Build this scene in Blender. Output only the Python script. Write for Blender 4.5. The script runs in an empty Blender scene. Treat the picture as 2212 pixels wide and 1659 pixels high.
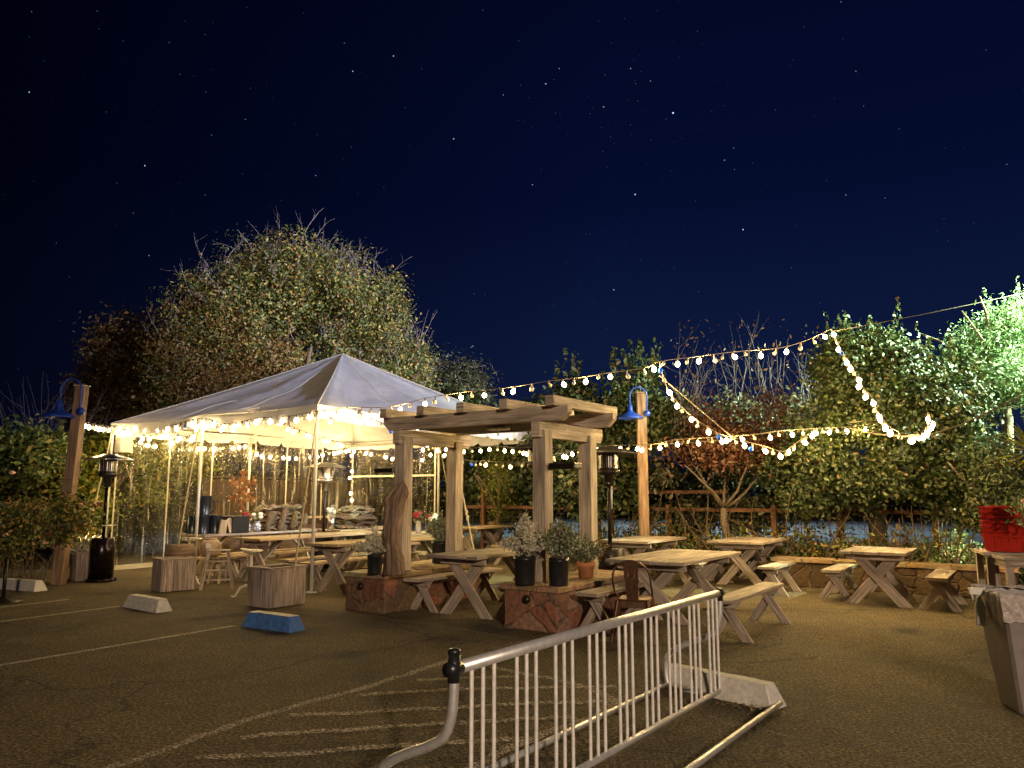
import bpy, math, random
import numpy as np
from mathutils import Vector, Matrix
random.seed(7); RNG = np.random.default_rng(11)
R = math.radians
scn = bpy.context.scene
col = scn.collection
# ------------------------------------------------------------------ camera
F = 1662.0; TH = R(8.06); CH = 1.6          # photo measured on a 2212 px wide copy
cd = bpy.data.cameras.new("camera"); cam = bpy.data.objects.new("camera", cd); col.objects.link(cam)
cam.location = (0, 0, CH); cam.rotation_euler = (R(90) + TH, 0, 0)
cd.sensor_width = 36.0; cd.lens = 36.0 * F / 2212.0; cd.clip_start = 0.05; cd.clip_end = 3000
scn.camera = cam
scn.render.resolution_x = 1024; scn.render.resolution_y = 768
scn.view_settings.view_transform = 'Standard'; scn.view_settings.look = 'None'
scn.view_settings.exposure = 0.18; scn.view_settings.gamma = 1.0
def ray(u, v):
    x = (u - 1106) / F; z = -(v - 829.5) / F
    return (x, math.cos(TH) - z * math.sin(TH), math.sin(TH) + z * math.cos(TH))
def gp(u, v, z=0.0):
    r = ray(u, v); t = (z - CH) / r[2]; return Vector((r[0] * t, r[1] * t, z))
def at(u, v, Y):
    r = ray(u, v); t = Y / r[1]; return Vector((r[0] * t, Y, CH + r[2] * t))
# ------------------------------------------------------------------ sky (night)
w = bpy.data.worlds.new("World"); scn.world = w; w.use_nodes = True
nt = w.node_tree; nt.nodes.clear()
tc = nt.nodes.new('ShaderNodeTexCoord'); sx = nt.nodes.new('ShaderNodeSeparateXYZ')
nt.links.new(tc.outputs['Generated'], sx.inputs[0])
rz = nt.nodes.new('ShaderNodeValToRGB'); rz.color_ramp.elements[0].position = 0.0
rz.color_ramp.elements[0].color = (0.0070, 0.0115, 0.042, 1)
e = rz.color_ramp.elements.new(0.16); e.color = (0.0040, 0.0085, 0.037, 1)
e = rz.color_ramp.elements.new(0.36); e.color = (0.0013, 0.0036, 0.023, 1)
rz.color_ramp.elements[-1].position = 0.8; rz.color_ramp.elements[-1].color = (0.0006, 0.0009, 0.008, 1)
nt.links.new(sx.outputs['Z'], rz.inputs[0])
mr = nt.nodes.new('ShaderNodeMapRange'); mr.inputs[1].default_value = -0.62; mr.inputs[2].default_value = 0.12
mr.inputs[3].default_value = 0.10; mr.inputs[4].default_value = 1.0
nt.links.new(sx.outputs['X'], mr.inputs[0])
vm = nt.nodes.new('ShaderNodeVectorMath'); vm.operation = 'SCALE'
nt.links.new(rz.outputs[0], vm.inputs[0]); nt.links.new(mr.outputs[0], vm.inputs['Scale'])
bg = nt.nodes.new('ShaderNodeBackground'); bg.inputs[1].default_value = 1.0
wo = nt.nodes.new('ShaderNodeOutputWorld')
nt.links.new(vm.outputs[0], bg.inputs[0]); nt.links.new(bg.outputs[0], wo.inputs[0])
# ------------------------------------------------------------------ lamps away from the strings
WARM = (1.0, 0.73, 0.31)
def lamp(name, kind, loc, energy, color, radius=0.1, aim=None, cone=60, blend=0.5):
    l = bpy.data.lights.new(name, kind); l.energy = energy; l.color = color
    l.shadow_soft_size = radius
    o = bpy.data.objects.new(name, l); col.objects.link(o); o.location = loc
    if kind == 'SPOT':
        l.spot_size = R(cone); l.spot_blend = blend
    if aim is not None:
        o.rotation_euler = (Vector(aim) - Vector(loc)).to_track_quat('-Z', 'Y').to_euler()
    return o
lamp('flood_lamp', 'SPOT', (14, 5, 9), 70000, (0.80, 0.82, 1.0), 0.25, (-3.2, 26, 10.6), 36, 0.6)
lamp('flood_lamp_low', 'SPOT', (14, 5, 9), 17000, (0.50, 0.64, 1.0), 0.25, (-3.2, 16.5, 4.2), 26, 0.9)
lamp('street_lamp_light', 'SPOT', (11.6, 11.6, 6.6), 34000, (0.72, 1.0, 0.66), 0.2, (9.5, 13.4, 4.6), 62, 0.9)
lamp('building_light', 'SPOT', (4.5, -13, 6.0), 9800, (1.0, 0.77, 0.54), 0.35, (0.4, 12, 1.4), 56, 1.0)
lamp('road_light', 'SPOT', (9, 34, 9), 3800, (0.62, 0.85, 1.0), 0.3, (9, 34, 0), 130, 0.6)
lamp('garden_light', 'POINT', tuple(at(206, 1163, 14.75)), 25, (1.0, 0.8, 0.35), 0.05)
# ------------------------------------------------------------------ materials
MATS = {}
def mk(name):
    m = bpy.data.materials.new(name); m.use_nodes = True; MATS[name] = m
    n = m.node_tree.nodes; b = n['Principled BSDF']; return m, n, m.node_tree.links, b
def ramp(n, stops):
    r = n.new('ShaderNodeValToRGB'); el = r.color_ramp.elements
    el[0].position, el[0].color = stops[0][0], (*stops[0][1], 1)
    el[1].position, el[1].color = stops[-1][0], (*stops[-1][1], 1)
    for p, c in stops[1:-1]:
        x = el.new(p); x.color = (*c, 1)
    return r
def noise(n, scale, detail=4, rough=0.6):
    t = n.new('ShaderNodeTexNoise'); t.inputs['Scale'].default_value = scale
    t.inputs['Detail'].default_value = detail; t.inputs['Roughness'].default_value = rough; return t
def bump(n, l, h, b, st=0.4, d=0.01):
    x = n.new('ShaderNodeBump'); x.inputs['Strength'].default_value = st; x.inputs['Distance'].default_value = d
    l.new(h, x.inputs['Height']); l.new(x.outputs[0], b.inputs['Normal']); return x
def simple(name, c, rough=0.6, metal=0.0, var=0.25, scale=14, bs=0.15):
    m, n, l, b = mk(name)
    t = n.new('ShaderNodeTexCoord'); q = noise(n, scale, 5)
    l.new(t.outputs['Object'], q.inputs['Vector'])
    r = ramp(n, [(0.3, tuple(x * (1 - var) for x in c)), (0.7, tuple(min(1, x * (1 + var)) for x in c))])
    l.new(q.outputs['Fac'], r.inputs[0]); l.new(r.outputs[0], b.inputs['Base Color'])
    b.inputs['Roughness'].default_value = rough; b.inputs['Metallic'].default_value = metal
    if bs: bump(n, l, q.outputs['Fac'], b, bs, 0.01)
    return m
def wood(name, dark, mid, light, rough=0.75):
    m, n, l, b = mk(name)
    uv = n.new('ShaderNodeUVMap'); uv.uv_map = 'UVMap'
    geo = n.new('ShaderNodeNewGeometry')
    mp = n.new('ShaderNodeMapping'); mp.inputs['Scale'].default_value = (1.8, 52, 1)
    l.new(uv.outputs[0], mp.inputs[0])
    wv = n.new('ShaderNodeTexNoise'); wv.noise_dimensions = '4D'; wv.inputs['Scale'].default_value = 1.0
    wv.inputs['Detail'].default_value = 6; wv.inputs['Roughness'].default_value = 0.62; wv.inputs['Distortion'].default_value = 0.7
    ml = n.new('ShaderNodeMath'); ml.operation = 'MULTIPLY'; ml.inputs[1].default_value = 57.0
    l.new(geo.outputs['Random Per Island'], ml.inputs[0]); l.new(ml.outputs[0], wv.inputs['W'])
    l.new(mp.outputs[0], wv.inputs['Vector'])
    mp2 = n.new('ShaderNodeMapping'); mp2.inputs['Scale'].default_value = (1.6, 6, 1); l.new(uv.outputs[0], mp2.inputs[0])
    n2 = n.new('ShaderNodeTexNoise'); n2.noise_dimensions = '4D'; n2.inputs['Scale'].default_value = 1.0; n2.inputs['Detail'].default_value = 4
    l.new(mp2.outputs[0], n2.inputs['Vector']); l.new(ml.outputs[0], n2.inputs['W'])
    r = ramp(n, [(0.33, tuple(x * .7 for x in dark)), (0.40, tuple(.5 * (x + y) for x, y in zip(dark, mid))), (0.50, mid), (0.66, light)])
    l.new(wv.outputs['Fac'], r.inputs[0])
    r2 = ramp(n, [(0.3, (0.5, 0.48, 0.46)), (0.62, (1.1, 1.1, 1.1))]); l.new(n2.outputs['Fac'], r2.inputs[0])
    mx = n.new('ShaderNodeMix'); mx.data_type = 'RGBA'; mx.blend_type = 'MULTIPLY'; mx.inputs[0].default_value = 1
    l.new(r.outputs[0], mx.inputs[6]); l.new(r2.outputs[0], mx.inputs[7])
    r3 = ramp(n, [(0.0, (0.72, 0.70, 0.68)), (1.0, (1.2, 1.15, 1.1))]); l.new(geo.outputs['Random Per Island'], r3.inputs[0])
    my = n.new('ShaderNodeMix'); my.data_type = 'RGBA'; my.blend_type = 'MULTIPLY'; my.inputs[0].default_value = 1
    l.new(mx.outputs[2], my.inputs[6]); l.new(r3.outputs[0], my.inputs[7])
    l.new(my.outputs[2], b.inputs['Base Color']); b.inputs['Roughness'].default_value = rough
    bump(n, l, wv.outputs['Fac'], b, 0.8, 0.010)
    return m
wood('wood_grey', (0.13, 0.10, 0.08), (0.34, 0.28, 0.235), (0.52, 0.45, 0.38))
wood('wood_pale', (0.20, 0.14, 0.085), (0.42, 0.32, 0.20), (0.60, 0.48, 0.32))
wood('wood_post', (0.10, 0.06, 0.035), (0.23, 0.145, 0.09), (0.34, 0.23, 0.15))
wood('wood_beam', (0.17, 0.13, 0.10), (0.40, 0.335, 0.27), (0.58, 0.50, 0.41))
wood('wood_box', (0.08, 0.06, 0.05), (0.28, 0.225, 0.195), (0.48, 0.40, 0.35))
wood('wood_brown', (0.05, 0.02, 0.008), (0.14, 0.06, 0.025), (0.24, 0.11, 0.05))
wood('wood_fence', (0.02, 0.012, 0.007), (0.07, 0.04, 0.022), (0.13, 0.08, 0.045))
wood('drift', (0.05, 0.03, 0.018), (0.20, 0.13, 0.09), (0.36, 0.25, 0.18))
wood('snow_wood', (0.22, 0.08, 0.03), (0.32, 0.13, 0.05), (0.40, 0.18, 0.07))
simple('bark', (0.14, 0.10, 0.065), 0.9, 0, 0.5, 30, 0.6)
simple('twig', (0.16, 0.11, 0.085), 0.85, 0, 0.4, 8, 0)
simple('twig_dim', (0.13, 0.10, 0.10), 0.85, 0, 0.3, 8, 0)
simple('twig_pale', (0.24, 0.185, 0.17), 0.85, 0, 0.3, 8, 0)
simple('vine', (0.12, 0.075, 0.04), 0.85, 0, 0.4, 10, 0)
simple('white_paint', (0.72, 0.68, 0.60), 0.6, 0, 0.15, 9, 0.1)
simple('pole_paint', (0.60, 0.57, 0.52), 0.35, 0.0, 0.06, 4, 0)
simple('cream_paint', (0.70, 0.64, 0.50), 0.5, 0, 0.15, 20, 0.1)
simple('blue_lamp', (0.015, 0.045, 0.30), 0.35, 0.0, 0.15, 6, 0)
simple('dark_metal', (0.035, 0.028, 0.024), 0.38, 0.6, 0.3, 12, 0.05)
simple('black_plastic', (0.016, 0.016, 0.018), 0.32, 0, 0.2, 10, 0)
simple('heater_black', (0.02, 0.012, 0.012), 0.22, 0.7, 0.2, 5, 0)
simple('steel', (0.55, 0.52, 0.48), 0.28, 1.0, 0.15, 5, 0)
simple('galvanised', (0.72, 0.70, 0.70), 0.36, 0.6, 0.16, 26, 0.06)
simple('galv_bar', (0.80, 0.76, 0.74), 0.45, 0.2, 0.16, 26, 0.06)
simple('rust_chair', (0.22, 0.12, 0.075), 0.36, 0.75, 0.35, 22, 0.05)
simple('stoneware', (0.34, 0.23, 0.17), 0.5, 0, 0.2, 7, 0.05)
simple('terracotta', (0.42, 0.17, 0.07), 0.8, 0, 0.2, 12, 0.1)
simple('soil', (0.03, 0.02, 0.012), 0.95, 0, 0.4, 60, 0.5)
simple('red_crate', (0.45, 0.016, 0.008), 0.45, 0, 0.15, 5, 0.05)
simple('bin_grey', (0.21, 0.18, 0.175), 0.5, 0, 0.22, 7, 0.1)
simple('rope', (0.45, 0.36, 0.22), 0.9, 0, 0.2, 60, 0.2)
simple('cord', (0.06, 0.045, 0.03), 0.7, 0, 0.2, 10, 0)
simple('cord_pale', (0.20, 0.15, 0.09), 0.7, 0, 0.2, 10, 0)
simple('cloth_white', (0.75, 0.72, 0.64), 0.8, 0, 0.1, 10, 0)
simple('pink', (0.75, 0.42, 0.34), 0.7, 0, 0.2, 30, 0)
simple('flower_white', (0.80, 0.75, 0.62), 0.8, 0, 0.15, 60, 0)
simple('flower_red', (0.22, 0.01, 0.015), 0.7, 0, 0.2, 60, 0)
simple('black_can', (0.03, 0.035, 0.045), 0.25, 0.5, 0.2, 8, 0)
simple('spray', (0.62, 0.62, 0.50), 0.35, 0, 0.1, 8, 0)
# --- asphalt
m, n, l, b = mk('asphalt')
tcx = n.new('ShaderNodeTexCoord')
g1 = noise(n, 40, 4, 0.75); g2 = noise(n, 0.45, 5, 0.6); g3 = noise(n, 5, 5, 0.65)
for g in (g1, g2, g3): l.new(tcx.outputs['Object'], g.inputs['Vector'])
vr = n.new('ShaderNodeTexVoronoi'); vr.inputs['Scale'].default_value = 75; l.new(tcx.outputs['Object'], vr.inputs['Vector'])
ra = ramp(n, [(0.38, (0.030, 0.021, 0.010)), (0.50, (0.118, 0.086, 0.042)), (0.63, (0.36, 0.265, 0.125))])
l.new(g1.outputs['Fac'], ra.inputs[0])
rb = ramp(n, [(0.34, (0.50, 0.49, 0.48)), (0.48, (0.95, 0.94, 0.92)), (0.68, (1.35, 1.30, 1.2))]); l.new(g2.outputs['Fac'], rb.inputs[0])
rc = ramp(n, [(0.3, (0.75, 0.75, 0.75)), (0.7, (1.2, 1.2, 1.2))]); l.new(g3.outputs['Fac'], rc.inputs[0])
m1 = n.new('ShaderNodeMix'); m1.data_type = 'RGBA'; m1.blend_type = 'MULTIPLY'; m1.inputs[0].default_value = 1
l.new(ra.outputs[0], m1.inputs[6]); l.new(rb.outputs[0], m1.inputs[7])
m2 = n.new('ShaderNodeMix'); m2.data_type = 'RGBA'; m2.blend_type = 'MULTIPLY'; m2.inputs[0].default_value = 1
l.new(m1.outputs[2], m2.inputs[6]); l.new(rc.outputs[0], m2.inputs[7])
# cracks and oil stains
gd = noise(n, 1.1, 4, 0.6); l.new(tcx.outputs['Object'], gd.inputs['Vector'])
va = n.new('ShaderNodeVectorMath'); va.operation = 'ADD'; l.new(tcx.outputs['Object'], va.inputs[0]); l.new(gd.outputs['Color'], va.inputs[1])
vc = n.new('ShaderNodeTexVoronoi'); vc.feature = 'DISTANCE_TO_EDGE'; vc.inputs['Scale'].default_value = 0.33; l.new(va.outputs[0], vc.inputs['Vector'])
rk = ramp(n, [(0.0, (0.25, 0.25, 0.25)), (0.0045, (0.45, 0.45, 0.45)), (0.007, (1, 1, 1))]); l.new(vc.outputs['Distance'], rk.inputs[0])
gs = noise(n, 0.9, 2, 0.4); l.new(tcx.outputs['Object'], gs.inputs['Vector'])
rs_ = ramp(n, [(0.27, (0.45, 0.44, 0.43)), (0.34, (1, 1, 1))]); l.new(gs.outputs['Fac'], rs_.inputs[0])
m3 = n.new('ShaderNodeMix'); m3.data_type = 'RGBA'; m3.blend_type = 'MULTIPLY'; m3.inputs[0].default_value = 0.8
l.new(m2.outputs[2], m3.inputs[6]); l.new(rk.outputs[0], m3.inputs[7])
m4 = n.new('ShaderNodeMix'); m4.data_type = 'RGBA'; m4.blend_type = 'MULTIPLY'; m4.inputs[0].default_value = 1
l.new(m3.outputs[2], m4.inputs[6]); l.new(rs_.outputs[0], m4.inputs[7])
l.new(m4.outputs[2], b.inputs['Base Color']); b.inputs['Roughness'].default_value = 0.85
mm = n.new('ShaderNodeMath'); mm.operation = 'ADD'; l.new(g1.outputs['Fac'], mm.inputs[0]); l.new(vr.outputs['Distance'], mm.inputs[1])
bump(n, l, mm.outputs[0], b, 1.0, 0.022)
# --- worn road paint: paint with holes down to asphalt
def paint(name, c, cover):
    m, n, l, b = mk(name)
    t = n.new('ShaderNodeTexCoord'); q = noise(n, 55, 3, 0.7); l.new(t.outputs['Object'], q.inputs['Vector'])
    r = n.new('ShaderNodeMapRange'); r.inputs[1].default_value = cover - 0.05; r.inputs[2].default_value = cover + 0.05
    l.new(q.outputs['Fac'], r.inputs[0])
    tr = n.new('ShaderNodeBsdfTransparent'); mx = n.new('ShaderNodeMixShader')
    b.inputs['Base Color'].default_value = (*c, 1); b.inputs['Roughness'].default_value = 0.8
    l.new(r.outputs[0], mx.inputs[0]); l.new(b.outputs[0], mx.inputs[1]); l.new(tr.outputs[0], mx.inputs[2])
    l.new(mx.outputs[0], n['Material Output'].inputs[0]); return m
paint('line_paint', (0.68, 0.58, 0.44), 0.54); paint('old_paint', (0.66, 0.56, 0.43), 0.475)
# --- flagstone (per stone colour kept in an attribute)
m, n, l, b = mk('flagstone')
at_ = n.new('ShaderNodeAttribute'); at_.attribute_name = 'stone'
t = n.new('ShaderNodeTexCoord'); q = noise(n, 14, 6, 0.7); l.new(t.outputs['Object'], q.inputs['Vector'])
r = ramp(n, [(0.3, (0.50, 0.48, 0.46)), (0.7, (1.35, 1.3, 1.25))]); l.new(q.outputs['Fac'], r.inputs[0])
mx = n.new('ShaderNodeMix'); mx.data_type = 'RGBA'; mx.blend_type = 'MULTIPLY'; mx.inputs[0].default_value = 1
l.new(at_.outputs['Color'], mx.inputs[6]); l.new(r.outputs[0], mx.inputs[7]); l.new(mx.outputs[2], b.inputs['Base Color'])
b.inputs['Roughness'].default_value = 0.7; bump(n, l, q.outputs['Fac'], b, 0.7, 0.02)
# --- tent cloth
m, n, l, b = mk('tent_cloth')
t = n.new('ShaderNodeTexCoord'); q = noise(n, 2.2, 4, 0.55); q.inputs['Distortion'].default_value = 1.2; l.new(t.outputs['Object'], q.inputs['Vector'])
r = ramp(n, [(0.3, (0.44, 0.43, 0.45)), (0.7, (0.58, 0.565, 0.59))]); l.new(q.outputs['Fac'], r.inputs[0])
l.new(r.outputs[0], b.inputs['Base Color']); b.inputs['Roughness'].default_value = 0.55
tl = n.new('ShaderNodeBsdfTranslucent'); tl.inputs[0].default_value = (0.75, 0.66, 0.62, 1)
mx = n.new('ShaderNodeMixShader'); mx.inputs[0].default_value = 0.07
l.new(b.outputs[0], mx.inputs[1]); l.new(tl.outputs[0], mx.inputs[2]); l.new(mx.outputs[0], n['Material Output'].inputs[0])
bump(n, l, q.outputs['Fac'], b, 0.5, 0.03)
# --- clear vinyl
m, n, l, b = mk('clear_vinyl')
t = n.new('ShaderNodeTexCoord'); mp = n.new('ShaderNodeMapping'); mp.inputs['Scale'].default_value = (5, 5, 0.5)
l.new(t.outputs['Object'], mp.inputs[0]); q = noise(n, 1.0, 5, 0.65); q.inputs['Distortion'].default_value = 0.8; l.new(mp.outputs[0], q.inputs['Vector'])
r = n.new('ShaderNodeMapRange'); r.inputs[1].default_value = 0.42; r.inputs[2].default_value = 0.75; r.inputs[3].default_value = 0.05; r.inputs[4].default_value = 0.34
l.new(q.outputs['Fac'], r.inputs[0])
b.inputs['Base Color'].default_value = (0.34, 0.31, 0.24, 1); b.inputs['Roughness'].default_value = 0.07
b.inputs['Specular IOR Level'].default_value = 0.9
tr = n.new('ShaderNodeBsdfTransparent'); mx = n.new('ShaderNodeMixShader')
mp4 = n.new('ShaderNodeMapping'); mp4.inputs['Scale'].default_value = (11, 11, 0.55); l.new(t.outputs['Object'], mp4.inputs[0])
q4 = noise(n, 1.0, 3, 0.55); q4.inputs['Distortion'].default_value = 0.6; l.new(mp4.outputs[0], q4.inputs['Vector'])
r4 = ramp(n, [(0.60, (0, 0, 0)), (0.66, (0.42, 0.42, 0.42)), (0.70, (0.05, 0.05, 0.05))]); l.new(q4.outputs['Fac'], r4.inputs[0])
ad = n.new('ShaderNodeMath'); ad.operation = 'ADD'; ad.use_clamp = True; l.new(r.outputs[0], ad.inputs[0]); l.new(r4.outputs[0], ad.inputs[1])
rc4 = ramp(n, [(0.60, (0.32, 0.29, 0.22)), (0.66, (0.80, 0.74, 0.60))]); l.new(q4.outputs['Fac'], rc4.inputs[0]); l.new(rc4.outputs[0], b.inputs['Base Color'])  # pale crease streaks: the vinyl's highlights painted into its colour and opacity
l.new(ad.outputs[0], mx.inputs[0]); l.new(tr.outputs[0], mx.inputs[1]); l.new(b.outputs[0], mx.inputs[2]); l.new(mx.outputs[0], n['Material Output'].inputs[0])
mp3 = n.new('ShaderNodeMapping'); mp3.inputs['Scale'].default_value = (14, 14, 1.2); l.new(t.outputs['Object'], mp3.inputs[0])
q3 = noise(n, 1.0, 4, 0.6); q3.inputs['Distortion'].default_value = 1.0; l.new(mp3.outputs[0], q3.inputs['Vector'])
bump(n, l, q3.outputs['Fac'], b, 1.0, 0.05)
# --- bulbs
def bulb_mat(name, c, st, tc_=(1, 0.95, 0.85), tmix=None):
    m, n, l, b = mk(name); n.remove(b)
    em = n.new('ShaderNodeEmission'); em.inputs[0].default_value = (*c, 1); em.inputs[1].default_value = st
    tr = n.new('ShaderNodeBsdfTransparent'); tr.inputs[0].default_value = (*tc_, 1)
    ad = n.new('ShaderNodeAddShader'); l.new(em.outputs[0], ad.inputs[0]); l.new(tr.outputs[0], ad.inputs[1])
    l.new(ad.outputs[0], n['Material Output'].inputs[0]); m.cycles.emission_sampling = 'NONE'; return m
bulb_mat('bulb_lit', (1.0, 0.80, 0.46), 14.0)
simple('bulb_cream', (0.62, 0.52, 0.28), 0.3, 0, 0.1, 10, 0)
simple('bulb_blue', (0.01, 0.10, 0.62), 0.25, 0, 0.1, 10, 0)
simple('bulb_glass', (0.50, 0.44, 0.32), 0.12, 0.2, 0.1, 10, 0)
m, n, l, b = mk('starlight'); n.remove(b)
em = n.new('ShaderNodeEmission'); aa = n.new('ShaderNodeAttribute'); aa.attribute_name = 'starcol'
l.new(aa.outputs['Color'], em.inputs[0]); em.inputs[1].default_value = 1.0; l.new(em.outputs[0], n['Material Output'].inputs[0])
m.cycles.emission_sampling = 'NONE'
# --- leaves
def leafmat(name, stops, transl=0.25, rough=0.45):
    m, n, l, b = mk(name)
    g = n.new('ShaderNodeNewGeometry'); r = ramp(n, stops); l.new(g.outputs['Random Per Island'], r.inputs[0])
    l.new(r.outputs[0], b.inputs['Base Color']); b.inputs['Roughness'].default_value = rough
    tl = n.new('ShaderNodeBsdfTranslucent'); l.new(r.outputs[0], tl.inputs[0])
    mx = n.new('ShaderNodeMixShader'); mx.inputs[0].default_value = transl
    l.new(b.outputs[0], mx.inputs[1]); l.new(tl.outputs[0], mx.inputs[2]); l.new(mx.outputs[0], n['Material Output'].inputs[0])
leafmat('leaf_glossy', [(0, (0.010, 0.018, 0.005)), (0.4, (0.032, 0.050, 0.012)), (0.8, (0.075, 0.098, 0.028)), (0.95, (0.14, 0.13, 0.045)), (1, (0.16, 0.09, 0.035))], 0.15, 0.5)
leafmat('leaf_mixed', [(0, (0.12, 0.06, 0.018)), (0.25, (0.05, 0.08, 0.015)), (0.6, (0.13, 0.16, 0.04)), (0.8, (0.34, 0.30, 0.07)), (0.92, (0.42, 0.24, 0.06)), (1, (0.22, 0.10, 0.03))], 0.25)
leafmat('leaf_autumn', [(0, (0.09, 0.035, 0.012)), (0.4, (0.16, 0.08, 0.025)), (0.75, (0.20, 0.12, 0.035)), (1, (0.16, 0.16, 0.05))], 0.25)
leafmat('leaf_rust', [(0, (0.14, 0.06, 0.02)), (0.4, (0.24, 0.12, 0.035)), (0.75, (0.30, 0.18, 0.045)), (1, (0.20, 0.20, 0.06))], 0.25)
leafmat('leaf_dark', [(0, (0.02, 0.02, 0.008)), (0.6, (0.05, 0.055, 0.02)), (1, (0.12, 0.10, 0.05))], 0.15)
leafmat('leaf_red', [(0, (0.05, 0.015, 0.008)), (0.6, (0.11, 0.04, 0.018)), (1, (0.17, 0.09, 0.04))], 0.25)
leafmat('leaf_cedar', [(0, (0.08, 0.15, 0.06)), (0.6, (0.20, 0.30, 0.13)), (1, (0.36, 0.44, 0.24))], 0.2)
leafmat('leaf_vine', [(0, (0.08, 0.12, 0.015)), (0.5, (0.20, 0.25, 0.035)), (0.85, (0.38, 0.38, 0.06)), (1, (0.50, 0.36, 0.08))], 0.4)
leafmat('leaf_yellow', [(0, (0.06, 0.09, 0.015)), (0.5, (0.14, 0.17, 0.03)), (0.85, (0.26, 0.26, 0.05)), (1, (0.40, 0.28, 0.07))], 0.35)
leafmat('heather', [(0, (0.42, 0.39, 0.28)), (0.6, (0.68, 0.63, 0.48)), (1, (0.82, 0.76, 0.62))], 0.2, 0.8)
leafmat('leaf_pot', [(0, (0.10, 0.13, 0.05)), (0.65, (0.24, 0.27, 0.14)), (0.82, (0.36, 0.36, 0.22)), (0.9, (0.7, 0.68, 0.58)), (1, (0.75, 0.72, 0.62))], 0.15, 0.7)
leafmat('leaf_fallen', [(0, (0.18, 0.09, 0.03)), (1, (0.42, 0.34, 0.16))], 0.0, 0.8)
m, n, l, b = mk('blanket')
t = n.new('ShaderNodeTexCoord'); oi = n.new('ShaderNodeObjectInfo')
r = ramp(n, [(0, (0.13, 0.09, 0.05)), (0.25, (0.24, 0.18, 0.10)), (0.45, (0.07, 0.05, 0.035)), (0.6, (0.30, 0.25, 0.15)), (0.78, (0.15, 0.05, 0.03)), (0.88, (0.18, 0.13, 0.08)), (1, (0.06, 0.045, 0.035))]); r.color_ramp.interpolation = 'CONSTANT'
q = noise(n, 5, 3, 0.6); q.inputs['Distortion'].default_value = 1.5; l.new(t.outputs['Object'], q.inputs['Vector'])
a1 = n.new('ShaderNodeMath'); a1.operation = 'MULTIPLY_ADD'; a1.inputs[1].default_value = 1.6; l.new(q.outputs['Fac'], a1.inputs[0]); l.new(oi.outputs['Random'], a1.inputs[2])
a2 = n.new('ShaderNodeMath'); a2.operation = 'FRACT'; l.new(a1.outputs[0], a2.inputs[0]); l.new(a2.outputs[0], r.inputs[0]); l.new(r.outputs[0], b.inputs['Base Color']); b.inputs['Roughness'].default_value = 0.95
# blanket weave and vase pattern
m = MATS['blanket']; n, l = m.node_tree.nodes, m.node_tree.links; b = n['Principled BSDF']
t = n.new('ShaderNodeTexCoord'); q = noise(n, 26, 4, 0.7); l.new(t.outputs['Object'], q.inputs['Vector']); bump(n, l, q.outputs['Fac'], b, 1.0, 0.02)
m, n, l, b = mk('vase_china')
t = n.new('ShaderNodeTexCoord'); q = noise(n, 34, 2, 0.5); l.new(t.outputs['Object'], q.inputs['Vector'])
r = ramp(n, [(0.46, (0.70, 0.68, 0.62)), (0.52, (0.10, 0.13, 0.24))]); l.new(q.outputs['Fac'], r.inputs[0]); l.new(r.outputs[0], b.inputs['Base Color']); b.inputs['Roughness'].default_value = 0.2
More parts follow.
